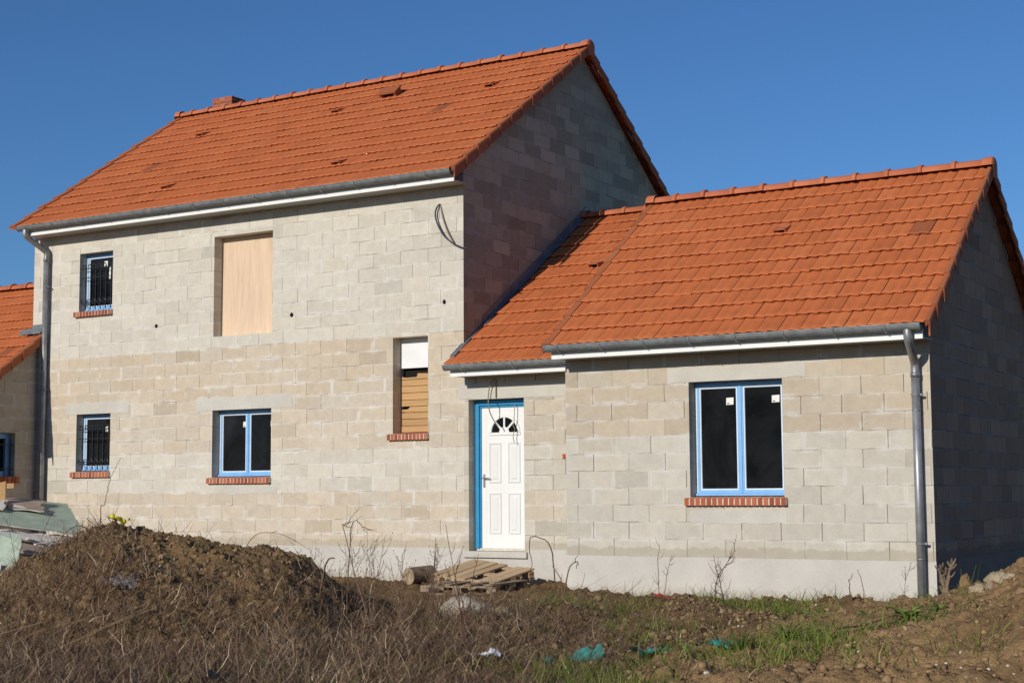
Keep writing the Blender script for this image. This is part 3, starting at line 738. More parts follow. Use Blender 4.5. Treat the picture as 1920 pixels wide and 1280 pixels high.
# narrow opening: white panel above rough planks
mb = MB(); yb = D+.2; mb.box(OP_N[0]+.002, OP_N[1]-.002, yb, yb+.03, 2.665, OP_N[3]-.003); wp = mb.build('white_panel', M['white_panel'], house)
mb = MB(); mb.box(OP_N[0]+.002, OP_N[1]-.002, yb+.085, yb+.095, OP_N[2], 2.66); mb.build('dark_gap_backing', M['black'], wp)
zc = OP_N[2]+.028; hs = [.098, .103, .10, .088, .098, .108, .10, .10, .085]
for i, hgt in enumerate(hs):
    mb = MB(); x0, x1 = OP_N[0]+.003, OP_N[1]-.003; dy = random.uniform(-.004, .006)
    if i == 3:
        V = [(x0+.12, zc), (x1, zc), (x1, zc+hgt-.008), (x0+.17, zc+hgt-.008), (x0+.13, zc+hgt*.5), (x0+.02, zc+hgt*.45), (x0+.015, zc+hgt*.1)]
        mb.slab([(a, yb+.004+dy, b) for a, b in V], (0, -1, 0), .022, random.random())
    elif i == len(hs)-1:
        V = [(x0, zc), (x1, zc), (x1, zc+.035), (x1-.09, zc+.04), (x1-.10, zc+.075), (x1-.32, zc+.085), (x1-.34, zc+.03), (x0+.10, zc+.025), (x0, zc+.04)]
        mb.slab([(a, yb+.004+dy, b) for a, b in V], (0, -1, 0), .022, random.random())
    else:
        mb.box(x0, x1, yb+.004+dy, yb+.026+dy, zc, zc+hgt-.008, random.random())
    mb.build('plank', M['plank'], wp, attr='tint'); zc += hgt
sl_ = sill(wp, -8.60, -7.87, D, OP_N[2]+.022, OP_N[2]+.003, 11)
# front door
xa, xb, za, zb = OP_D
mb = MB(); yf = D+.155
fwid = .075
mb.box(xa+.01, xa+fwid, yf, yf+.09, za+.03, zb-.01); mb.box(xb-fwid, xb-.01, yf, yf+.09, za+.03, zb-.01); mb.box(xa+fwid, xb-fwid, yf, yf+.09, zb-fwid-.01, zb-.01)
mb.box(xa+fwid-.001, xa+fwid+.022, yf+.03, yf+.09, za+.03, zb-fwid-.01); mb.box(xb-fwid-.022, xb-fwid+.001, yf+.03, yf+.09, za+.03, zb-fwid-.01); mb.box(xa+fwid+.022, xb-fwid-.022, yf+.03, yf+.09, zb-fwid-.04, zb-fwid-.009)
door = mb.build('door', M['blue_dark'], house, bevel=.004)
door['label'] = 'white panelled front door in a blue frame'
mb = MB(); mb.box(xa+.001, xa+.0095, yf-.004, yf+.02, za+.03, zb-.06); mb.build('seal', M['white_seal'], door)
lx0, lx1, lz0, lz1, ly = xa+fwid+.012, xb-fwid-.012, .0, zb-fwid-.03, yf+.05
mb = MB(); mb.box(lx0, lx1, ly, ly+.035, lz0, lz1)
for zz0, zz1 in ((.0, .0),): pass
leaf = mb.build('door_leaf', M['white_door'], door)
cx_ = (lx0+lx1)/2 + .02
def mould(x0, x1, z0, z1):
    m2 = MB(); ww = .026
    pr = [(0, ly-.0005), (.008, ly-.011), (.016, ly-.013), (ww, ly-.002), (ww+.03, ly-.002), (ww+.045, ly-.009)]
    rings = [[(x0+o, y, z0+o), (x1-o, y, z0+o), (x1-o, y, z1-o), (x0+o, y, z1-o)] for o, y in pr]
    V = [p for r in rings for p in r]; F = [(i*4+k, i*4+(k+1) % 4, (i+1)*4+(k+1) % 4, (i+1)*4+k) for i in range(len(pr)-1) for k in range(4)]
    F.append(tuple((len(pr)-1)*4+k for k in range(4))); m2.add(V, F); return m2.build('door_panel', M['door_mould'], door)
for x0, x1 in ((cx_-.265, cx_-.055), (cx_+.055, cx_+.265)):
    mould(x0, x1, .93, 1.515); mould(x0, x1, .20, .79)
# lock stile line
mb = MB(); mb.box(lx0+.085, lx0+.089, ly-.002, ly+.001, .06, lz1-.02); mb.build('stile_groove', M['door_mould'], door)
# fan light
fz, fr = 1.655, .235
mb = MB(); K = 24
def arc(r, y, k): a = PI*k/K; return (cx_ + r*math.cos(a), y, fz + r*math.sin(a))
V = []; pr = [(fr+.03, ly-.001), (fr+.022, ly-.016), (fr-.012, ly-.016), (fr-.02, ly-.002)]
for r, y in pr: V += [arc(r, y, k) for k in range(K+1)]
q = K+1; mb.add(V, [(s*q+k, s*q+k+1, (s+1)*q+k+1, (s+1)*q+k) for s in range(3) for k in range(K)])
mb.box(cx_-fr-.03, cx_+fr+.03, ly-.016, ly-.0008, fz-.035, fz+.004)
for a in (PI*.25, PI*.5, PI*.75):
    dx, dz = math.cos(a), math.sin(a); w2 = .014
    p0, p1 = .05, fr-.01
    mb.hexa([(cx_+dx*p0-dz*w2, ly-.014, fz+dz*p0+dx*w2), (cx_+dx*p0+dz*w2, ly-.014, fz+dz*p0-dx*w2), (cx_+dx*p0+dz*w2, ly-.003, fz+dz*p0-dx*w2), (cx_+dx*p0-dz*w2, ly-.003, fz+dz*p0+dx*w2),
             (cx_+dx*p1-dz*w2, ly-.014, fz+dz*p1+dx*w2), (cx_+dx*p1+dz*w2, ly-.014, fz+dz*p1-dx*w2), (cx_+dx*p1+dz*w2, ly-.003, fz+dz*p1-dx*w2), (cx_+dx*p1-dz*w2, ly-.003, fz+dz*p1+dx*w2)])
mb.add([arc(.085, ly-.015, k) for k in range(K+1)] + [(cx_, ly-.015, fz)], [(k, k+1, K+1) for k in range(K)])
mb.build('fanlight_frame', M['white_door'], door)
mb = MB(); mb.add([arc(fr-.012, ly-.004, k) for k in range(K+1)], [tuple(range(K+1))]); mb.build('pane', M['glass'], door)
mb = MB(); hx = lx0+.052
mb.box(hx-.016, hx+.016, ly-.008, ly-.0002, .87, 1.06); mb.tube([(hx, ly-.008, 1.005), (hx, ly-.05, 1.005), (hx+.012, ly-.055, 1.005), (hx+.115, ly-.055, 1.0)], .009, 8)
mb.tube([(hx, ly-.012, .915), (hx, ly-.0079, .915)], .011, 10)
mb.build('handle', M['zinc_pipe'], door)
mb = MB(); mb.box(xa+.01, xb-.01, yf+.02, yf+.10, -.035, -.001); mb.build('threshold', M['mortar'], door)
mb = MB(); mb.box(-7.255, -6.195, D-.05, D+.26, -.128, -.038); mb.build('doorstep', M['lintel'], house, bevel=.01)
# small things fixed in the walls
for hx_, hz_ in ((-7.60, 3.595), (-10.475, 3.591), (-13.361, 3.59)):
    mb = MB(); r1 = .033; K2 = 10
    an = [(math.cos(2*PI*k/K2)*random.uniform(.85, 1.15), math.sin(2*PI*k/K2)*random.uniform(.95, 1.3)) for k in range(K2)]
    mb.add([(hx_+r1*a, D-.003, hz_+r1*b) for a, b in an], [tuple(range(K2))]); mb.build('drilled_hole', M['black'], house)
mb = MB(); mb.box(-5.615, -5.578, D-.03, D+.01, 1.262, 1.325); mb.build('orange_plug', M['orange'], house, bevel=.006)
mb = MB(); mb.tube(smooth_path([(-7.66, D+.02, 5.05), (-7.68, D-.03, 5.045), (-7.725, D-.05, 4.93), (-7.68, D-.06, 4.76), (-7.56, D-.06, 4.57), (-7.40, D-.05, 4.44), (-7.28, D-.035, 4.378), (-7.18, D-.03, 4.35)], 6), .012, 7)
ca = mb.build('cable_loop', M['cable'], house, smooth=True); ca['label'] = 'dark cable loop hanging near the upper wall corner'
mb = MB(); mb.tube(smooth_path([(-7.66, D-.004, 5.05), (-7.60, D-.03, 4.84), (-7.51, D-.045, 4.63), (-7.40, D-.055, 4.45)], 5), .010, 7); mb.build('cable_strand', M['cable_tan'], ca, smooth=True)
mb = MB(); mb.tube(smooth_path([(-6.73, D+.02, 2.42), (-6.75, D-.05, 2.38), (-6.80, D-.06, 2.22), (-6.80, D-.05, 2.0), (-6.76, D-.01, 1.85), (-6.70, D+.04, 1.73)], 6), .008, 7)
mb.tube(smooth_path([(-6.70, D+.02, 2.42), (-6.70, D-.02, 2.35), (-6.70, D-.02, 2.15)], 5), .009, 7)
mb.tube(smooth_path([(-6.48, D+.15, 2.06), (-6.48, D+.13, 1.98), (-6.485, D+.12, 1.80), (-6.50, D+.12, 1.75), (-6.47, D+.12, 1.70), (-6.50, D+.12, 1.60), (-6.48, D+.12, 1.50)], 5), .006, 6)
cb = mb.build('cable_loop', M['cable_tan'], house, smooth=True); cb['label'] = 'pale cables hanging before the front door'

# ------------------------------------------------------------------ neighbour house
XN = -16.05
nb_house = empty('neighbour_house', 'orange roofed block house cut off at the left edge, its gable in shade', 'house', (-18.5, 2, -.5))
NYR, NZR, NYE = 3.05, 4.72, -.36
NS = .74; NZE = NZR - (NYR-NYE)*NS
NF = .08
def znb(y): return NZR - abs(y-NYR)*NS
opn = (.36, .99, 1.10, 1.86)   # window in the gable (y0, y1, z0, z1)
ys = sorted({NF, D-.004, opn[0], opn[1]}); mb = MB()
def gp(y0, y1, z0, z1=None):
    za_, zb_ = (z1, z1) if z1 is not None else (znb(y0)-.1, znb(y1)-.1)
    mb.add([(XN, y0, z0), (XN, y1, z0), (XN, y1, zb_), (XN, y0, za_)], [(0,1,2,3)])
gp(NF, opn[0], 0); gp(opn[1], D-.004, 0); gp(opn[0], opn[1], opn[3]); gp(opn[0], opn[1], 0, opn[2])
for a, b, c1, d1 in ((opn[0], opn[0], opn[2], opn[3]), (opn[1], opn[1], opn[2], opn[3])):
    mb.add([(XN, a, c1), (XN, a, d1), (XN-.25, a, d1), (XN-.25, a, c1)], [(0,1,2,3)])
for z in (opn[2], opn[3]): mb.add([(XN, opn[0], z), (XN, opn[1], z), (XN-.25, opn[1], z), (XN-.25, opn[0], z)], [(0,1,2,3)])
mb.add([(XN-.25, opn[0], opn[2]), (XN-.25, opn[1], opn[2]), (XN-.25, opn[1], opn[3]), (XN-.25, opn[0], opn[3])], [(0,1,2,3)])
mb.add([(XN, NF, 0), (XN, NF, znb(NF)-.1), (-22, NF, znb(NF)-.1), (-22, NF, 0)], [(0,1,2,3)])
NB2 = 2*NYR-NF
mb.add([(-22, NF, 0), (-22, NF, znb(NF)-.1), (-22, NYR, NZR-.1), (-22, NB2, znb(NB2)-.1), (-22, NB2, 0)], [(0,1,2,3,4)])
mb.add([(-22, NB2, 0), (-22, NB2, znb(NB2)-.1), (XL-.01, NB2, znb(NB2)-.1), (XL-.01, NB2, 0)], [(0,1,2,3)])
mb.build('wall', M['wall_far'], nb_house)
mb = MB(); mb.add([(XN, NF, ZB), (XN, D-.005, ZB), (XN, D-.005, 0), (XN, NF, 0)], [(0,1,2,3)]); mb.add([(-22, NF, ZB), (XN, NF, ZB), (XN, NF, 0), (-22, NF, 0)], [(0,1,2,3)]); mb.build('plinth', M['plinth'], nb_house)
rn = slope_roof('roof', NYE, NZE, NYR, NZR, lambda y: (-22, XN+.03 if y < D-.12 else XL-.012), 13, nb_house, off=.03, seed=81)
slope_roof('rear_slope', 2*NYR-NYE, NZE, NYR, NZR, lambda y: (-22, XL-.012), 13, rn, off=.03, seed=82)
yv = D-.03; zv = NZE+(yv-NYE)*NS
verge(XN-.03, XN+.10, NYE, NZE, yv, zv, 8, rn, seed=83)
ridge(-22, XL-.02, NYR, NZR+.03, rn, seed=84)
mb = MB(); zf = NZE + (D-NYE)*NS
mb.hexa([(XL-.25, D-.10, zf+.0), (XN+.02, D-.10, zf+.0), (XN+.02, D-.002, zf+.05), (XL-.25, D-.002, zf+.05), (XL-.25, D-.10, zf+.012), (XN+.02, D-.10, zf+.012), (XN+.02, D-.002, zf+.11), (XL-.25, D-.002, zf+.11)])
mb.box(XL-.003, XN+.02, D-.012, D-.003, zf+.06, zf+.17); mb.build('flashing', M['zinc'], rn)
mb = MB()   # window in the gable: blue frame, pane, brick sill, bars
x1_ = XN-.15
def fr_x(mb, y0, y1, z0, z1, xo, w_):
    mb.box(xo-.05, xo, y0, y0+w_, z0, z1); mb.box(xo-.05, xo, y1-w_, y1, z0, z1); mb.box(xo-.05, xo, y0+w_, y1-w_, z0, z0+w_); mb.box(xo-.05, xo, y0+w_, y1-w_, z1-w_, z1)
fr_x(mb, opn[0]+.004, opn[1]-.004, opn[2]+.02, opn[3]-.004, x1_, .09)
nw = mb.build('window', M['blue'], nb_house)
mb = MB(); mb.add([(x1_-.03, opn[0]+.05, opn[2]+.05), (x1_-.03, opn[1]-.05, opn[2]+.05), (x1_-.03, opn[1]-.05, opn[3]-.05), (x1_-.03, opn[0]+.05, opn[3]-.05)], [(0,1,2,3)]); mb.build('pane', M['glass'], nw)
mb = MB()
for i in range(9):
    a = opn[0]-.07 + i*.0865; mb.box(XN-.19, XN+.05, a+.005, a+.081, opn[2]-.095, opn[2]+.015, random.random())
mb.build('sill', M['brick'], nw, attr='tint')
mb = MB()
for i in range(5): y_ = opn[0]+.09+i*.12; mb.tube([(XN-.05, y_, opn[2]+.02), (XN-.05, y_, opn[3]-.1)], .009, 6)
for z_ in (opn[2]+.15, opn[3]-.2): mb.tube([(XN-.05, opn[0], z_), (XN-.05, opn[1], z_)], .008, 6)
mb.build('grille', M['iron'], nw)

# ------------------------------------------------------------------ terrain
def sstep(a, b, x): t = np.clip((x-a)/(b-a), 0, 1); return t*t*(3-2*t)
PU = [-9.5, -8.0, -5.64, -5.29, -5.05, -4.52, -4.38, -3.88, -3.58, -3.05, -2.47, -2.25, -2.06, -1.78, -1.4, -.9]
PZ = [-.60, -.35, -.13, .05, .19, .44, .49, .40, .35, .27, .20, .08, -.10, -.30, -.48, -.68]
HUMPS = [(-2.75, -3.5, .42, .17), (-3.3, -3.2, .3, .10), (-1.9, -2.2, .55, .13), (-2.6, -1.9, .5, .12), (-.7, -1.7, .5, .15), (-.35, -1.6, .25, .12), (-1.2, -3.2, .6, .12), (-3.9, -1.6, .6, .10), (-4.2, -1.0, .5, .10), (-.2, -3.6, .8, .12), (-1.3, -4.6, .6, .08), (.1, -5.6, .7, .06), (-6.3, -.5, .75, -.07)]
def g_base(x, y):
    yy = np.clip(-y, 0, 8.5)
    z = -.475 - .013*yy
    u, t = UT(x, y)
    z = z - .10*sstep(9.8, 6.0, t)
    for hx, hy, r, h in HUMPS: z = z + h*np.exp(-((x-hx)**2 + (y-hy)**2)/(r*r))
    return z
def g_left(x, y):
    u, t = UT(x, y)
    P = np.interp(u*17/np.clip(t, 12, 20), PU, PZ)
    base = -.60
    c = sstep(12.6, 17.0, t)*(1-sstep(17.2, 19.3, t))
    c = c + 0*u
    return base + (P-base)*c - .05
def g_right(x, y):
    u, t = UT(x, y)
    # long bank rising to the right
    s = (u - 2.45) + .31*(14.0-t)
    h = np.interp(s, [-1.2, -.5, .2, .9, 1.35, 1.75, 2.15, 2.7, 3.6, 5.2], [-.70, -.48, -.37, -.29, -.23, -.10, .10, .34, .54, .62])
    c = sstep(6.8, 10.5, t)*(1-sstep(14.8, 16.6, t))
    return -.78 + (h+.78)*c
def fbm(x, y, sc, oc, z=0.0):
    return mn.fractal(Vector((x*sc, y*sc, z)), .9, 2.1, oc)
def clod(x, y, sc, z=0.0):
    d, _ = mn.voronoi(Vector((x*sc, y*sc, z))); return d[0]
def patch(name, us, ts, hfun, mat, amp, camp, seed, lim=None):
    U_, T_ = np.meshgrid(us, ts); X = CAM.x + U_*RH[0] + T_*FH[0]; Y = CAM.y + U_*RH[1] + T_*FH[1]
    Z = hfun(X, Y)
    n = Z.size; xr, yr, zr = X.ravel(), Y.ravel(), Z.ravel().copy()
    for i in range(n):
        x, y = xr[i], yr[i]
        zr[i] += amp*(fbm(x, y, 1.5, 3, seed) + .40*fbm(x, y, 6, 3, seed+3)) + camp*(.5-clod(x, y, 4.2, seed)) + camp*.45*(.5-clod(x, y, 10.5, seed+1)) + camp*.40*fbm(x, y, 19, 3, seed)
    a, b = U_.shape; idx = np.arange(n).reshape(a, b)
    F = np.stack([idx[:-1, :-1].ravel(), idx[:-1, 1:].ravel(), idx[1:, 1:].ravel(), idx[1:, :-1].ravel()], 1)
    V = np.stack([xr, yr, zr], 1)
    return np_mesh(name, V, F, mat, smooth=True), V
# nearer ground, fine
ground, GV = patch('ground', np.linspace(-10.5, 7.5, 400), np.concatenate([np.linspace(8.0, 18.5, 330), np.linspace(18.6, 29, 110)]), g_base, M['soil'], .06, .10, 2.0)
tag(ground, 'bare soil ground in front of the house', None, None, 'structure')
# far ground: one sheet out to the horizon, with the near sheet lying in it
mb = MB(); mb.add([(-900, -900, -.80), (900, -900, -.80), (900, 900, -.80), (-900, 900, -.80)], [(0,1,2,3)])
tag(mb.build('terrain', M['soil']), 'level soil land running to the horizon', None, None, 'structure')
ml, LV = patch('soil_mound', np.linspace(-9.2, -.6, 370), np.linspace(12.3, 19.6, 330), g_left, M['soil_dark'], .08, .095, 7.0)
tag(ml, 'big heap of dark brown soil overgrown with dry grass, before the windows', 'mound')
mr, RV = patch('soil_mound', np.linspace(-.4, 6.6, 330), np.linspace(8.2, 16.6, 360), g_right, M['soil_tan'], .085, .075, 13.0)
tag(mr, 'bank of bare tan soil with pale stones by the right edge', 'mound')

from mathutils.bvhtree import BVHTree
def bvh(o):
    me = o.data; return BVHTree.FromPolygons([v.co for v in me.vertices], [tuple(p.vertices) for p in me.polygons])
TREES = [bvh(ground), bvh(ml), bvh(mr)]
def surf(x, y, only=None):
    best, nb, wh = -.8, Vector((0, 0, 1)), 0
    for i, t in enumerate(TREES):
        if only is not None and i != only: continue
        loc, nrm, _, _ = t.ray_cast(Vector((x, y, 5)), Vector((0, 0, -1)))
        if loc is not None and loc.z > best: best, nb, wh = loc.z, nrm, i
    return best, nb, wh

# ------------------------------------------------------------------ grass and weeds
def ribbons(name, roots, length, width, lean_dir, lean, curl, tint, mat, seg=3, kink=0.0, seed=0, nrm=None):
    """bent tapering blades; arrays in, one mesh out"""
    rg = np.random.default_rng(seed); n = len(roots)
    az = rg.uniform(0, 2*PI, n)
    side = np.stack([np.cos(az), np.sin(az), np.zeros(n)], 1)
    d = np.stack([np.cos(lean_dir)*np.sin(lean), np.sin(lean_dir)*np.sin(lean), np.cos(lean)], 1)
    hd = np.stack([np.cos(lean_dir), np.sin(lean_dir), np.zeros(n)], 1)
    upv = np.zeros((n, 3)); upv[:, 2] = 1
    if nrm is not None:
        upv = upv*.35 + nrm*.65; upv /= np.linalg.norm(upv, axis=1)[:, None]
        hd = hd - upv*np.sum(hd*upv, 1)[:, None]; hd /= np.linalg.norm(hd, axis=1)[:, None]
        d = hd*np.sin(lean)[:, None] + upv*np.cos(lean)[:, None]
    P = roots.copy(); V = np.zeros((n, (seg+1)*2, 3)); L = length/seg
    for s in range(seg+1):
        w_ = width*(1 - .75*(s/seg)**1.5)
        V[:, 2*s] = P - side*w_[:, None]/2; V[:, 2*s+1] = P + side*w_[:, None]/2
        P = P + d*L[:, None]
        d = d + hd*(curl/seg)[:, None]*.9; d -= upv*(curl/seg*.45)[:, None]
        if kink: d += rg.normal(0, kink, (n, 3))
        d /= np.linalg.norm(d, axis=1)[:, None]
    b = (np.arange(n)*(seg+1)*2)[:, None]
    F = np.concatenate([b + np.array([[2*s, 2*s+1, 2*s+3, 2*s+2]]) for s in range(seg)], 0)
    return np_mesh(name, V.reshape(-1, 3), F, mat, {'tint': np.repeat(np.clip(tint, 0, 1), (seg+1)*2)})
def scatter(n, u0, u1, t0, t1, dens, seed, lift=-.01, keep2=.22):
    rg = np.random.default_rng(seed); out = []; whs = []; global NRM; NRM = []
    tries = 0
    while len(out) < n and tries < n*12:
        tries += 1
        t = rg.uniform(t0, t1); u = rg.uniform(u0, u1)*t/14; 
        x, y = XY(u, t)
        if rg.random() > dens(u, t, x, y): continue
        z, nrm, wh = surf(x, y)
        if wh == 2 and rg.random() > keep2: continue
        if y > (D if x < XW else 0) - .03 and x < 0.02: continue
        out.append((x, y, z+lift)); whs.append(wh); NRM.append(tuple(nrm))
    return np.array(out), np.array(whs)
def cl(x, y, sc, s): return mn.noise(Vector((x*sc, y*sc, s)))*.5+.5
# dry grass tangle: covers the flank of the left mound and the foreground, thinning to the right
def d_dry(u, t, x, y):
    px = u/t*2894+960           # across the view, only used as "how far to the right"
    k = cl(x, y, .9, 3.0)
    base = np.interp(u/t, [-.35, -.1, .0, .09, .16, .25, .34], [1, 1, .85, .17, .12, .07, .05])
    if u/t < -.11:               # bare crest of the mound
        if u/t > -.265: base *= np.interp(t, [14.0, 15.0, 15.8, 16.6], [1, .55, .2, .06])
        else: base *= np.interp(t, [15.5, 17.5, 19], [1, .8, .4])
    if t > 17.2 and u/t > -.10: base *= .35
    return base*(.35 + .9*k)
roots, wh = scatter(80000, -5.6, 3.6, 8.6, 18.6, d_dry, 5)
roots[:, 2] += np.random.default_rng(55).exponential(.018, len(roots))
n = len(roots); rg = np.random.default_rng(6)
kk = np.array([cl(x, y, 1.1, 9.0) for x, y, z in roots]); short = rg.random(n)
ln = rg.gamma(3.0, .062, n)*(.55+.9*kk); ln *= np.where(roots[:, 0] > -2.2, .6, .85); ln = np.clip(ln*.85, .04, .36)
ti = np.clip(rg.beta(1.6, 2.25, n) + .5*(kk-.5) + .5*(np.array([cl(x, y, 4.5, 5.0) for x, y, z in roots])-.5) + np.where(rg.random(n) < .10, .35, 0), 0, 1)
o = ribbons('dry_grass', roots, ln, rg.uniform(.005, .011, n), rg.uniform(0, 2*PI, n), np.where(roots[:, 0]*.856+roots[:, 1]*.517 > -4.9, np.abs(rg.normal(1.30, .22, n)), np.abs(rg.normal(1.05, .40, n))), rg.uniform(.2, 1.5, n), ti, M['dry'], 4, .24, 7, np.array(NRM))
tag(o, 'tangled brown dry grass over the left heap and foreground', 'dry grass', None, 'stuff')
# matted twigs lying about on top of it
roots, wh = scatter(22000, -5.6, 2.2, 8.8, 17.0, d_dry, 15, .02)
n = len(roots); rg = np.random.default_rng(16)
o = ribbons('dead_twigs', roots, np.clip(rg.gamma(3, .085, n), .05, .42), rg.uniform(.003, .0065, n), rg.normal(.9, 1.2, n), np.clip(rg.normal(1.2, .3, n), .1, 1.55), rg.normal(.3, .6, n), np.clip(rg.beta(1.6, 2.6, n), 0, 1), M['twig'], 5, .20, 17, np.array(NRM))
tag(o, 'fine dead twigs matted over the dry grass', 'twigs', None, 'stuff')
# green grass
def d_green(u, t, x, y):
    k = cl(x, y, 1.3, 21.0); s = u/t
    b = np.interp(s, [-.35, -.12, -.02, .03, .12, .2, .24, .32], [.06, .08, .15, .5, .85, 1, .55, .12])
    if s < -.1: b *= np.interp(t, [10, 12.5, 15], [2.2, .6, .25])
    b *= np.interp(t, [9, 11.5, 12.5, 14, 15.2, 16.8, 17.6], [1.3, 1.3, .5, .25, .8, 1.2, .6])
    tuft = math.exp(-((x-.62)**2 + (y+6.05)**2)/.10) + math.exp(-((x-.25)**2 + (y+6.3)**2)/.08) + .7*math.exp(-((x-.95)**2 + (y+5.5)**2)/.05) + .22*math.exp(-((x+.5)**2 + (y+7.1)**2)/.2)
    return b*max(0, (k-.46)*4.0) + 1.2*tuft
roots, wh = scatter(11500, -5.2, 4.4, 8.6, 17.4, d_green, 25, keep2=.5)
n = len(roots); rg = np.random.default_rng(26); kk = np.array([cl(x, y, 1.3, 21.0) for x, y, z in roots])
o = ribbons('green_grass', roots, np.clip(rg.gamma(4, .028, n)*(.5+1.0*kk), .03, .26), rg.uniform(.004, .009, n), rg.uniform(0, 2*PI, n), np.abs(rg.normal(.5, .3, n)), rg.uniform(.1, 1.3, n), np.clip(rg.beta(2, 2.2, n), 0, 1), M['green'], 3, .05, 27)
tag(o, 'short green grass growing in patches among the clods', 'grass', None, 'stuff')

def rosette(name, x, y, nl, L, wid, label, upright=.5, seed=0):
    """leafy weed: arching tapered leaves from one root"""
    rg = np.random.default_rng(seed); z, _, _ = surf(x, y); V = []; F = []; A = []
    for i in range(nl):
        a = 2*PI*i/nl*1.618*2 + rg.normal(0, .3); ll = L*rg.uniform(.55, 1.1); ww = wid*rg.uniform(.7, 1.15); el = upright + rg.uniform(-.25, .45)
        dh = Vector((math.cos(a), math.sin(a), 0)); sd = Vector((-math.sin(a), math.cos(a), 0)); p = Vector((x, y, z-.01)) + dh*.01
        K = 6; b = len(V); t = float(np.clip(rg.normal(.66, .22), 0, 1)); tw = rg.normal(0, .35)
        for k in range(K+1):
            s = k/K; w_ = ww*(.25+1.1*math.sin(PI*min(1, s*.93+.04))**.8)*.5*(1+.18*math.sin(9*s+i))
            nrm = (sd*math.cos(tw) + Vector((0, 0, 1))*math.sin(tw))
            V += [p - nrm*w_ + Vector((0, 0, .35*w_)), p, p + nrm*w_ + Vector((0, 0, .35*w_))]; A += [t*.9, t*1.15, t]
            e_ = el - s*1.25; p = p + (dh*math.cos(e_) + Vector((0, 0, math.sin(e_))))*(ll/K)
        for k in range(K):
            F += [(b+3*k, b+3*k+1, b+3*k+4, b+3*k+3), (b+3*k+1, b+3*k+2, b+3*k+5, b+3*k+4)]
    o = np_mesh(name, np.array([tuple(v) for v in V]), np.array(F), M['leaf'], {'tint': np.clip(A, 0, 1)}, True)
    tag(o, label, 'weed', 'leafy green weeds on the soil')
    return o
rosette('weed_plant', .05, -.50, 11, .16, .045, 'leafy weed growing at the foot of the right downpipe', .9, 1)
rosette('weed_plant', .36, -3.45, 26, .15, .024, 'dark green weed clump in the furrow below the garage corner, highest on the bank foot', .9, 2)
rosette('weed_plant', .10, -4.05, 22, .14, .022, 'narrow weed clump lower in the same furrow, left of the bank', .8, 3)
rosette('weed_plant', .72, -3.75, 26, .15, .018, 'ragged weed tuft in mid bank, left of the dead stump', .7, 4)
rosette('weed_plant', 1.24, -4.32, 22, .15, .02, 'weed tuft just below the dead stump on the tan bank', .6, 5)
rosette('weed_plant', 1.24, -5.2, 38, .19, .026, 'largest leafy weed on the tan bank, below the stick pile', .7, 6)
rosette('weed_plant', 1.62, -5.7, 12, .16, .03, 'small weed near the bottom edge of the tan bank', .6, 7)
rosette('weed_plant', 1.68, -4.2, 14, .12, .02, 'sparse weed beside the pale broken stone on the tan bank', .5, 8)
rosette('weed_plant', .60, -6.1, 110, .26, .0075, 'thick tuft of long green grass in the foreground, left of the tan bank', 1.15, 9)
rosette('weed_plant', .28, -6.3, 80, .22, .0075, 'second long grass tuft further left in the foreground', 1.1, 10)
rosette('weed_plant', .95, -5.75, 16, .17, .04, 'broad leaved weed at the bottom of the furrow', .5, 11)

def branchy(name, paths, label, mat, r=.006, twigs=0, seed=0, cat='weed', group='dry weed stalks', root=True, tl=.12, heads=0):
    """dry stalk(s): tapered tubes along given points, with side twigs and small seed heads"""
    rg = random.Random(seed); mb = MB()
    for pts in paths:
        P = [Vector(p) for p in pts]
        if root:
            z, _, _ = surf(P[0].x, P[0].y)
            P[0].z = min(P[0].z, z-.03) if P[0].z > z else P[0].z
            if P[0].z > z - .02: P[0].z = z-.03
        Q = smooth_path(P, 5) if len(P) > 2 else [P[0].lerp(P[-1], k/6) for k in range(7)]
        m = len(Q); Q = [q + Vector((rg.gauss(0, .003), rg.gauss(0, .003), rg.gauss(0, .002))) for q in Q]
        mb.tube(Q, [r*(1-.6*i/(m-1)) for i in range(m)], 5, a=rg.uniform(.2, .7))
        for k in range(twigs):
            i = rg.randrange(m//4, m-1); b = Q[i]; d = (Q[min(i+1, m-1)] - Q[i-1]).normalized()
            o1 = Vector((rg.gauss(0, 1), rg.gauss(0, 1), rg.gauss(.25, .5))).normalized()
            L = tl*rg.uniform(.4, 1.2); e1 = b + (d*.6 + o1*.8).normalized()*L*.5; e2 = e1 + (d*.9 + o1*.5 + Vector((0, 0, .2))).normalized()*L*.5
            mb.tube([b, e1, e2], [r*.5, r*.42, r*.25], 4, a=rg.uniform(.1, .8))
            if rg.random() < .6:
                o2 = Vector((rg.gauss(0, 1), rg.gauss(0, 1), rg.gauss(.4, .4))).normalized(); mb.tube([e1, e1+o2*L*.35], [r*.35, r*.2], 4, a=rg.uniform(.1, .8))
            if heads and rg.random() < heads:
                mb.tube([e2, e2+Vector((0, 0, .006)), e2+Vector((0, 0, .014))], [r*.4, r*1.3, r*.5], 5, a=.3)
    o = mb.build(name, mat, None, attr='tint'); return tag(o, label, cat, group)
TW, RTW, DRY = M['twig'], M['redtwig'], M['dry']
branchy('dry_weed', [[(-7.71, -5.05, .4), (-7.72, -5.06, .66), (-7.69, -5.04, .68), (-7.67, -5.03, .78), (-7.64, -5.01, .95), (-7.58, -4.97, 1.11), (-7.53, -4.95, 1.2)]], 'tall wiry crooked stalk standing on the heap below the left barred window', TW, .006, 0, 1)
branchy('dry_weed', [[(-3.55, -2.31, -.5), (-3.58, -2.32, .04), (-3.61, -2.35, .21), (-3.67, -2.38, .28), (-3.79, -2.45, .30), (-3.80, -2.46, .16), (-3.78, -2.45, .02), (-3.80, -2.46, -.06)]], 'bent hooked stalk arching over right of the doorstep', TW, .008, 0, 2)
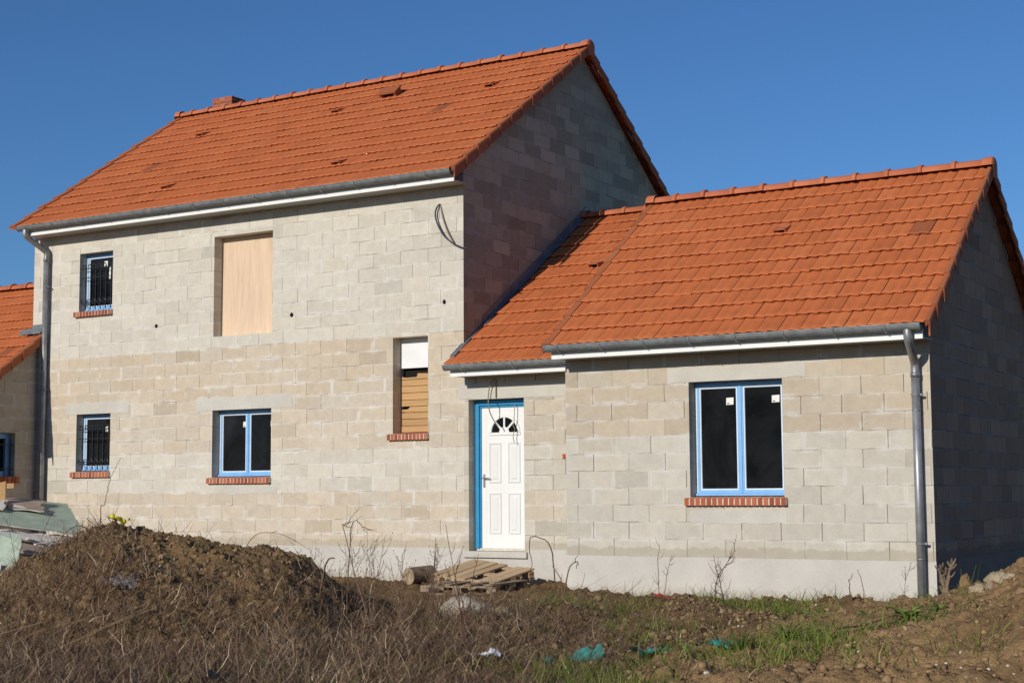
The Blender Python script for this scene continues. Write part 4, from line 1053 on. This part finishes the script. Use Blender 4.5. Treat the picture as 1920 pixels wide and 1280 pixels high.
branchy('dry_weed', [[(-3.42, -2.46, -.5), (-3.34, -2.41, -.06), (-3.26, -2.37, .04), (-3.245, -2.36, -.01)], [(-3.40, -2.46, -.5), (-3.40, -2.46, -.2), (-3.46, -2.48, -.06)]], 'forked dark stalk with a broken tip, right of the hooked stalk', TW, .009, 2, 3)
branchy('dry_weed', [[(-3.28, -2.38, -.5), (-3.19, -2.32, -.08)]], 'short plain stalk right of the forked dark stalk', TW, .005, 0, 4)
branchy('dry_weed', [[(-3.78, -4.43, -.6), (-3.74, -4.41, .35)]], 'straight brown stalk rising left of the pallets', RTW, .006, 0, 5)
branchy('dry_weed', [[(-2.35, -5.91, -.6), (-2.42, -5.95, -.16), (-2.48, -5.98, .07), (-2.55, -6.02, .52)], [(-2.46, -5.85, -.55), (-2.51, -5.89, -.07), (-2.53, -5.9, .07), (-2.47, -5.86, .33)], [(-2.43, -5.84, -.55), (-2.41, -5.83, -.03), (-2.36, -5.79, .26)], [(-2.38, -5.9, -.55), (-2.46, -5.93, -.2), (-2.60, -5.96, .18)]], 'clump of red brown canes crossing in front of the pallets and boulder', RTW, .0055, 3, 6, tl=.1)
branchy('dry_weed', [[(-1.71, -2.25, -.5), (-1.67, -2.22, -.12), (-1.59, -2.18, .02), (-1.50, -2.12, .18)], [(-1.59, -2.18, -.5), (-1.64, -2.21, -.15), (-1.68, -2.23, .01)]], 'twiggy brown weed standing under the garage window', RTW, .006, 13, 7, tl=.17)
branchy('dry_weed', [[(-2.31, -2.26, -.5), (-2.33, -2.27, .01), (-2.31, -2.26, .23)], [(-2.29, -2.26, -.5), (-2.24, -2.24, -.1), (-2.2, -2.2, .12)]], 'thin pale weed left of the garage window sill', TW, .0045, 6, 8, tl=.12)
branchy('dry_weed', [[(-.30, -1.75, -.5), (-.26, -1.72, -.24), (-.31, -1.76, -.01)]], 'crooked bare stalk near the right end of the front wall', TW, .006, 1, 9)
branchy('dry_weed', [[(-.36, -1.78, -.5), (-.38, -1.79, -.28), (-.395, -1.8, -.11)]], 'thick short spike left of the crooked bare stalk', TW, .009, 1, 10)
branchy('dry_weed', [[(.0, -1.3, -.6), (.03, -1.28, -.2), (.09, -1.25, .02)]], 'feathery pale weed beside the right downpipe', TW, .0035, 12, 11, tl=.13, heads=.5)
branchy('dry_weed', [[(-3.97, -5.13, -.6), (-4.22, -5.28, .41), (-4.2, -5.27, .48), (-4.12, -5.22, .62)], [(-4.2, -5.27, .44), (-4.15, -5.25, .46), (-4.05, -5.2, .47), (-4.0, -5.16, .44)]], 'tall weed with curling tip right of the heap', TW, .006, 5, 12, tl=.16)
branchy('dry_weed', [[(-4.82, -4.94, -.5), (-4.74, -4.90, .08), (-4.66, -4.85, .15)]], 'thick broken stick leaning out of the heap end', TW, .014, 0, 13)
for k, (x, y, h) in enumerate(((-4.35, -4.6, .85), (-3.95, -4.75, .7), (-4.1, -5.0, .62), (-3.7, -5.1, .55))):
    branchy('dry_weed', [[(x, y, -.6), (x+.03, y+.02, -.5+h*.55), (x+random.uniform(-.08, .1), y+.04, -.5+h)], [(x+.02, y, -.6), (x-.03, y+.02, -.5+h*.4), (x-.12, y+.04, -.5+h*.8)]],
            ['widest branching seedy weed between the heap and the door', 'seedy dry weed second from the heap, below the blank wall', 'low seedy weed just in front of the widest seedy weed', 'shortest seedy weed, nearest the log end'][k], TW, .004, 16, 20+k, tl=.2, heads=.6)
for k, (x, y, h) in enumerate(((-4.75, -4.3, .95), (-4.55, -4.75, .8), (-3.9, -4.2, .75), (-3.55, -4.6, .6), (-3.35, -5.0, .5), (-4.9, -4.9, .7), (-4.2, -5.4, .6), (-3.2, -4.3, .45))):
    r2_ = random.Random(100+k); q = lambda a: r2_.uniform(-a, a)
    branchy('dry_weed', [[(x+q(.06), y+q(.06), -.7), (x+q(.08), y+q(.08), -.5+h*.5), (x+q(.2), y+q(.1), -.5+h*r2_.uniform(.8, 1.05))] for _ in range(4)],
            ['tallest fine weed clump at the right foot of the heap', 'fine weed clump touching the broken stick', 'fine weed clump before the blank wall, midway to the log', 'low fine weed clump left of the boulder', 'lowest fine weed clump nearest the boulder', 'fine weed clump growing out of the heap end', 'foremost fine weed clump at the heap foot', 'short fine weed clump behind the boulder'][k], TW, .0032, 14, 120+k, tl=.15, heads=.35)
branchy('dry_weed', [[(-5.79, -5.06, -.1), (-5.65, -4.98, .33), (-5.41, -4.84, .39), (-5.13, -4.66, .22)]], 'long thin stem arched over the bare heap top', TW, .005, 2, 31)
branchy('dry_weed', [[(-6.43, -6.03, -.5), (-6.43, -6.03, .01), (-6.55, -6.1, .30), (-6.8, -6.26, .49), (-7.02, -6.39, .25)]], 'dark bramble cane arched on the left flank of the heap', RTW, .0075, 4, 32, tl=.14)
branchy('dry_weed', [[(-7.6, -6.1, -.2), (-7.55, -6.05, .3), (-7.45, -6.0, .62)], [(-7.7, -6.15, -.2), (-7.8, -6.2, .3), (-7.9, -6.2, .55)]], 'spindly seedy weed in front of the plasterboard rubble', TW, .0035, 14, 33, tl=.16, heads=.6)
branchy('dry_weed', [[(-6.2, -6.9, -.6), (-6.0, -6.75, -.1), (-5.6, -6.5, .3)], [(-6.15, -6.9, -.6), (-6.2, -6.8, -.1), (-6.15, -6.7, .12)], [(-6.1, -6.9, -.6), (-5.95, -6.8, -.3), (-5.85, -6.8, .05)]], 'red brown shrub stems in the middle of the heap flank', RTW, .006, 14, 34, tl=.2)
# dead stump with torn splinters
branchy('dead_stump', [[(.92, -3.05, -.55), (.93, -3.02, -.16), (.90, -3.03, .02), (.87, -3.04, .09)], [(.93, -3.02, -.1), (.97, -3.0, .03), (.99, -2.99, .10)], [(1.0, -3.25, -.6), (1.06, -3.2, -.35), (1.16, -3.15, -.22)], [(.98, -3.2, -.6), (.97, -3.15, -.3), (.94, -3.05, -.2)]], 'forked dead stump with torn splinters at the garage corner', M['log_bark'], .024, 10, 40, 'stump', None, tl=.12)
# loose sticks
for k, (a, b, l) in enumerate((((.62, -5.75), (1.26, -4.8), 'longest loose stick of the pale stick pile'), ((.75, -5.75), (1.34, -4.86), 'stick lying across the middle of the pale stick pile'), ((.86, -5.6), (1.36, -4.95), 'lowest stick of the pale stick pile'), ((.86, -4.88), (1.2, -5.05), 'crooked stick at the top end of the pale stick pile'))):
    za, zb_ = surf(*a)[0], surf(*b)[0]; m_ = ((a[0]+b[0])/2+random.uniform(-.04, .04), (a[1]+b[1])/2)
    branchy('stick', [[(a[0], a[1], za+.02), (m_[0], m_[1], max(surf(*m_)[0], (za+zb_)/2)+.03), (b[0], b[1], zb_+.03)]], l, DRY, .009, 2, 50+k, 'stick', 'sticks lying on the tan bank', False, .12)
# stiff straw bunch on the left flank
for k in range(7):
    x, y = XY(-4.1+.12*k + random.uniform(-.1, .1), 12.6+.1*k); z = surf(x, y)[0]
    branchy('straw_stem', [[(x-.55, y-.35, surf(x-.55, y-.35)[0]), (x-.1, y-.05, z+.22), (x+.35, y+.2, z+.42+random.uniform(-.08, .08))]], 'pale straw stem leaning right at the lower left of the heap', DRY, .0045, 1, 60+k, 'straw', 'pale straw stems leaning together', True, .1)

# crumbs of soil and pebbles strewn over the bare earth
def d_crumb(u, t, x, y):
    s_ = u/t; k = cl(x, y, 2.2, 40.0)
    b = np.interp(s_, [-.34, -.24, -.12, -.05, .05, .15, .25, .36], [.25, .55, .5, .2, .4, .7, 1, 1])
    if s_ < -.11: b *= np.interp(t, [13, 14.5, 16, 18], [.15, .6, 1, .8])
    return b*(.25 + k*k*1.8)
roots, wh = scatter(13000, -5.4, 5.0, 9.0, 18.0, d_crumb, 75, .0)
n = len(roots); rg = np.random.default_rng(76)
ph = (1+5**.5)/2
ico = np.array([(-1, ph, 0), (1, ph, 0), (-1, -ph, 0), (1, -ph, 0), (0, -1, ph), (0, 1, ph), (0, -1, -ph), (0, 1, -ph), (ph, 0, -1), (ph, 0, 1), (-ph, 0, -1), (-ph, 0, 1)])/1.9
icf = np.array([(0,11,5),(0,5,1),(0,1,7),(0,7,10),(0,10,11),(1,5,9),(5,11,4),(11,10,2),(10,7,6),(7,1,8),(3,9,4),(3,4,2),(3,2,6),(3,6,8),(3,8,9),(4,9,5),(2,4,11),(6,2,10),(8,6,7),(9,8,1)])
sz = np.clip(rg.lognormal(-4.35, .55, n), .004, .07); pale = rg.random(n) < .06; sz[pale] = np.clip(sz[pale]*.7, .004, .020)
V = ico[None]*(sz[:, None, None]*rg.uniform(.6, 1.25, (n, 1, 3)))*rg.uniform(.72, 1.25, (n, 12, 1)); az = rg.uniform(0, 2*PI, n); c1, s1 = np.cos(az), np.sin(az)
V = np.stack([V[:, :, 0]*c1[:, None] - V[:, :, 1]*s1[:, None], V[:, :, 0]*s1[:, None] + V[:, :, 1]*c1[:, None], V[:, :, 2]*.8 + sz[:, None]*.25], 2) + roots[:, None, :]
F = (np.arange(n)*12)[:, None, None] + icf[None]
tn = np.where(pale, rg.uniform(.9, 1, n), np.clip(rg.normal(.42, .16, n), 0, .85))
M['crumb'] = blade_mat('soil_crumbs', [(0, (.11, .066, .033)), (.45, (.25, .16, .078)), (.86, (.36, .25, .135)), (.9, (.46, .39, .28)), (1, (.62, .56, .45))])
tag(np_mesh('soil_crumbs', V.reshape(-1, 3), F.reshape(-1, 3), M['crumb'], {'tint': np.repeat(tn, 12)}), 'loose crumbs of earth and pale pebbles over the bare soil', 'soil crumbs', None, 'stuff')

# ------------------------------------------------------------------ rubble and litter
def board(pts, th, name, label, mat_top, mat_edge=None, group=None, jag=.03, cat='plasterboard', seed=0):
    """broken plasterboard sheet with ragged outline and slight sag"""
    rg = random.Random(seed); P = [Vector(p) for p in pts]; Q = []
    for i, p in enumerate(P):
        q = P[(i+1) % len(P)]; m_ = max(1, int((q-p).length/.12))
        for k in range(m_):
            t = k/m_; j = jag if 0 < k else 0
            Q.append(p.lerp(q, t) + Vector((rg.uniform(-j, j), rg.uniform(-j, j), rg.uniform(-j, j)*.3)))
    n_ = Vector((0, 0, 0)); c = sum(P, Vector())/len(P)
    for i in range(len(P)): n_ += (P[i]-c).cross(P[(i+1) % len(P)]-c)
    n_.normalize()
    if n_.z < 0: n_ = -n_
    mb = MB(); k = len(Q)
    mb.add(Q, [tuple(range(k))]); o = mb.build(name, mat_top, None)
    m2 = MB(); R_ = [q - n_*th for q in Q]
    m2.add([q - n_*.001 for q in Q] + R_, [(i, (i+1) % k, (i+1) % k + k, i+k) for i in range(k)] + [tuple(range(2*k-1, k-1, -1))])
    join_into(o, m2.build('tmp', mat_edge or M['board_white'], None))
    return tag(o, label, cat, group)
G1 = 'broken plasterboard heaped at the left'
board([(-13.02, -2.18, .60), (-13.15, -1.09, .72), (-12.92, -.72, .67), (-11.67, -1.60, .33), (-11.45, -1.93, .25), (-12.21, -2.86, .44)], .014, 'plasterboard_sheet', 'large pale green sheet sloping on top of the rubble', M['board_green'], None, G1, .02, seed=1)
board([(-13.3, -1.6, .76), (-12.93, -1.22, .73), (-12.32, -1.70, .57), (-12.72, -1.98, .60)], .014, 'plasterboard_sheet', 'brown backed torn sheet lying on the large green sheet', M['board_brown'], None, G1, .05, seed=2)
board([(-13.4, -1.9, .80), (-12.9, -1.9, .72), (-12.6, -2.2, .60), (-13.1, -2.5, .62)], .014, 'plasterboard_sheet', 'crumpled white scrap at the upper left of the rubble', M['board_white'], None, G1, .07, seed=3)
board([(-12.15, -2.75, .34), (-11.53, -1.78, .20), (-11.45, -1.95, .12), (-11.9, -2.85, .26)], .03, 'plasterboard_sheet', 'thick layered white edge under the large green sheet', M['board_white'], None, G1, .04, seed=4)
board([(-11.95, -2.9, .20), (-11.3, -2.1, .05), (-11.15, -2.35, -.03), (-11.6, -3.05, .10)], .03, 'plasterboard_sheet', 'lower layered sheet with broken pale edges', M['board_brown'], None, G1, .05, seed=5)
board([(-11.52, -3.26, .27), (-11.15, -3.16, .29), (-10.90, -3.35, .16), (-10.72, -3.60, -.09), (-10.94, -3.73, -.19), (-11.5, -3.7, -.1)], .014, 'plasterboard_sheet', 'mint green sheet standing nearly upright at the left edge', M['board_green'], None, G1, .02, seed=6)
board([(-11.25, -3.75, -.0), (-10.85, -3.72, -.06), (-10.75, -3.85, -.25), (-11.2, -3.9, -.28)], .014, 'plasterboard_sheet', 'white piece before the upright mint sheet', M['board_white'], None, G1, .04, seed=7)
rr = random.Random(4)
for k in range(30):
    f = rr.random(); cx0, cy0, cz0 = -12.35 + 1.1*f + rr.uniform(-.12, .12), -2.75 + .95*f + rr.uniform(-.25, .12), .30 - .26*f + rr.uniform(-.16, .05)
    a = rr.uniform(.35, 1.25) if k % 4 else rr.uniform(0, PI); L, W_ = rr.uniform(.18, .55), rr.uniform(.03, .11); dv = Vector((math.cos(a), math.sin(a), rr.uniform(-.45, .15)))*L/2; sv = Vector((-math.sin(a), math.cos(a), rr.uniform(-.8, .4)))*W_/2
    c = Vector((cx0, cy0, cz0))
    board([c-dv-sv, c+dv-sv, c+dv*.8+sv, c-dv+sv], .018, 'plaster_fragment', 'narrow broken plaster strip among many between the green sheets and the heap', (M['board_white'], M['board_white'], M['board_brown'], M['board_green'])[k % 4], None, 'broken plaster strips in the rubble', .025, 'rubble', 20+k)
# soil core under the rubble so that the sheets rest on something
def lump(name, c, r, mat, label, cat, seed=0, rough=.25, flat=None, group=None, sub=4, sc=1.6, kind=None):
    import bmesh
    bm = bmesh.new(); bmesh.ops.create_icosphere(bm, subdivisions=sub, radius=1)
    for v in bm.verts:
        d = v.co.normalized(); f = 1 + rough*mn.fractal(d*sc + Vector((seed*3.1, seed, 0)), .9, 2.0, 4)
        facet = 1 - .22*max(0, mn.noise(d*1.1 + Vector((seed, 9, 1))))
        v.co = Vector((d.x*r[0]*f*facet, d.y*r[1]*f*facet, d.z*r[2]*f))
        if flat is not None and v.co.z < flat: v.co.z = flat
    me = bpy.data.meshes.new(name); bm.to_mesh(me); bm.free(); me.materials.append(mat)
    me.polygons.foreach_set('use_smooth', [True]*len(me.polygons))
    o = bpy.data.objects.new(name, me); COL.objects.link(o); o.location = c
    return tag(o, label, cat, group, kind)
lump('rubble_soil', (-12.2, -1.9, -.42), (1.05, .95, .60), M['soil_dark'], 'low mound of soil carrying the broken plasterboard', 'mound', 5, .2)
mb = MB(); mb.slab([(-13.05, -1.9, .62), (-12.98, -1.84, .62), (-12.98, -1.84, 1.0), (-13.05, -1.9, .98)], (.6, -.8, 0), .03, .7); mb.slab([(-13.2, -2.0, .88), (-12.9, -1.76, .90), (-12.9, -1.76, .97), (-13.2, -2.0, .96)], (.6, -.8, 0), .02, .9)
tag(mb.build('timber_offcut', M['plank'], None, attr='tint'), 'yellow timber offcut standing behind the rubble at the left edge', 'timber')
lump('boulder', (-4.16, -3.25, -.55), (.34, .26, .24), M['boulder'], 'pale grey rounded boulder in the grass before the pallets', 'stone', 3, .16, -.12)
lump('stone', (-3.70, -3.25, -.50), (.17, .12, .09), M['stone'], 'flat tan rock touching the right side of the grey boulder', 'stone', 6, .3)
lump('stone', (1.36, -3.50, surf(1.36, -3.5)[0]+.015), (.085, .07, .065), M['stone'], 'pale stone on the tan bank, nearest the gable wall', 'stone', 8, .3, group='pale stones on the tan bank')
lump('stone', (1.62, -3.85, surf(1.62, -3.85)[0]+.01), (.12, .10, .085), M['stone'], 'largest pale broken stone on the tan bank', 'stone', 9, .35, group='pale stones on the tan bank')
lump('stone', (1.76, -3.98, surf(1.76, -3.98)[0]), (.085, .08, .07), M['stone'], 'stone lying right against the largest broken stone', 'stone', 10, .35, group='pale stones on the tan bank')
lump('stone', (1.10, -2.95, surf(1.10, -2.95)[0]+.05), (.05, .05, .10), M['soil_tan'], 'pointed clod standing up on the ridge of the bank', 'clod', 12, .3)
lump('soil_clod', (-.22, -2.05, surf(-.22, -2.05)[0]+.03), (.09, .09, .10), M['soil_tan'], 'squarish tan clod right of the black plastic scrap', 'clod', 13, .25)

def film(name, x, y, L, W_, mat, label, h=.06, seed=0, ang=0.0, cat='plastic sheet', group=None, lift=.045):
    """crumpled sheet of plastic lying on the ground"""
    nu, nv = 26, 12; V = []; F = []
    for j in range(nv):
        for i in range(nu):
            a, b = (i/(nu-1)-.5)*L, (j/(nv-1)-.5)*W_*(.55+.6*mn.noise(Vector((i*.22, seed, 1)))+.3)
            px, py = x + a*math.cos(ang) - b*math.sin(ang), y + a*math.sin(ang) + b*math.cos(ang)
            z = surf(px, py)[0] + lift + h*abs(mn.noise(Vector((a*9, b*9, seed*2.3)))) + .35*h*mn.noise(Vector((a*26, b*26, seed)))
            V.append((px + .02*mn.noise(Vector((a*14, b*14, seed+5))), py, z))
    for j in range(nv-1):
        for i in range(nu-1): F.append((j*nu+i, j*nu+i+1, (j+1)*nu+i+1, (j+1)*nu+i))
    return tag(np_mesh(name, np.array(V), np.array(F), mat, None, False), label, cat, group)
film('plastic_sheet', -1.12, -6.35, .50, .34, M['teal'], 'leftmost piece of teal plastic film, with a pale tail', .065, 1, .5, group='teal plastic film on the ground')
film('plastic_sheet', -.55, -5.75, .66, .26, M['teal'], 'longest piece of teal plastic film, in the middle', .065, 2, .35, group='teal plastic film on the ground')
film('plastic_sheet', .05, -5.95, .26, .22, M['teal'], 'small teal plastic scrap beside the grass tuft', .065, 3, .6, group='teal plastic film on the ground')
film('plastic_scrap', -1.70, -6.70, .20, .13, M['whitefilm'], 'crumpled shiny white plastic in the dry grass', .05, 4, .3, 'litter', lift=.05)
film('plastic_scrap', -.86, -5.80, .12, .08, M['whitefilm'], 'tiny white scrap between two teal pieces', .05, 5, .3, 'litter', lift=.04)
film('plastic_scrap', -7.60, -4.90, .20, .14, M['yellow'], 'yellow plastic scrap on top of the heap', .12, 6, .5, 'litter', lift=.06)
film('plastic_scrap', -2.38, -2.0, .22, .12, M['redplastic'], 'red plastic scrap at the foot of the front wall', .06, 7, .4, 'litter', lift=.03)
film('plastic_scrap', -.32, -2.35, .26, .18, M['blackplastic'], 'black plastic scrap lying by the squarish clod', .09, 8, .4, 'litter', lift=.03)
film('plastic_scrap', -2.75, -8.70, .30, .14, M['blackplastic'], 'black plastic at the bottom edge, left of centre', .08, 9, .4, 'litter', lift=.05)
film('plastic_scrap', -6.05, -6.4, .34, .26, M['greyfilm'], 'grey mesh bag caught in the dry grass of the heap flank', .035, 10, .5, 'litter', lift=.0)

# ------------------------------------------------------------------ pallets and log
def pallet(name, label, loc, rot, mat, missing=(), seed=0):
    """1.2 x 0.8 pallet: deck boards, stringer boards, nine blocks, bottom boards; each board its own part"""
    rg = random.Random(seed); o = empty(name, label, 'pallet', loc, 'wooden pallets by the door'); o.rotation_euler = rot
    def part(nm, x0, x1, y0, y1, z0, z1, dz=0):
        mb = MB(); mb.box(x0, x1, y0, y1, z0, z1, rg.random())
        me_o = mb.build(nm, mat, None, attr='tint', bevel=.004); me_o.parent = o; me_o.rotation_euler = (rg.gauss(0, .006), rg.gauss(0, .006), rg.gauss(0, .012)); return me_o
    nd = 7; W_ = .148
    for i in range(nd):
        if i in missing: continue
        x = -.6 + W_/2 + (1.2-W_)*i/(nd-1); part('deck_board', x-W_/2, x+W_/2, -.41+rg.uniform(-.01, .01), .41+rg.uniform(-.01, .01), .122, .144)
    for y in (-.345, 0, .345): part('stringer_board', -.6, .6, y-.05, y+.05, .10, .1215)
    for x in (-.53, 0, .53):
        for y in (-.345, 0, .345): part('block', x-.07, x+.07, y-.05, y+.05, .022, .0995)
    for y in (-.345, 0, .345): part('bottom_board', -.6, .6, y-.05, y+.05, 0, .0215)
    return o
pallet('pallet', 'upper light wooden pallet with a missing board, tilted below the doorstep', (-6.46, .80, -.41), (math.radians(12), math.radians(5), math.radians(-13.5)), M['pallet'], (4,), 3)
pallet('pallet', 'lower grey broken pallet lying under the tilted one', (-6.28, .28, -.53), (math.radians(2), math.radians(-1), math.radians(-2)), M['pallet_old'], (0, 3, 5), 4)
lx, ly_, lz = -7.30, .22, -.335
mb = MB(); mb.tube([(lx, ly_, lz), (lx+.10, ly_+.40, lz+.02)], .118, 20)
lg = mb.build('log', M['log_bark'], None); m2 = MB(); d_ = Vector((.14, .55, .02)).normalized()
xx = d_.cross(Vector((0, 0, 1))).normalized(); zz_ = xx.cross(d_)
m2.add([Vector((lx, ly_, lz)) - d_*.004 + (xx*math.cos(2*PI*k/20) + zz_*math.sin(2*PI*k/20))*.112 for k in range(20)], [tuple(range(20))])
join_into(lg, m2.build('tmp', M['log_end'], None)); tag(lg, 'short round log lying left of the pallets, cut end showing', 'log')
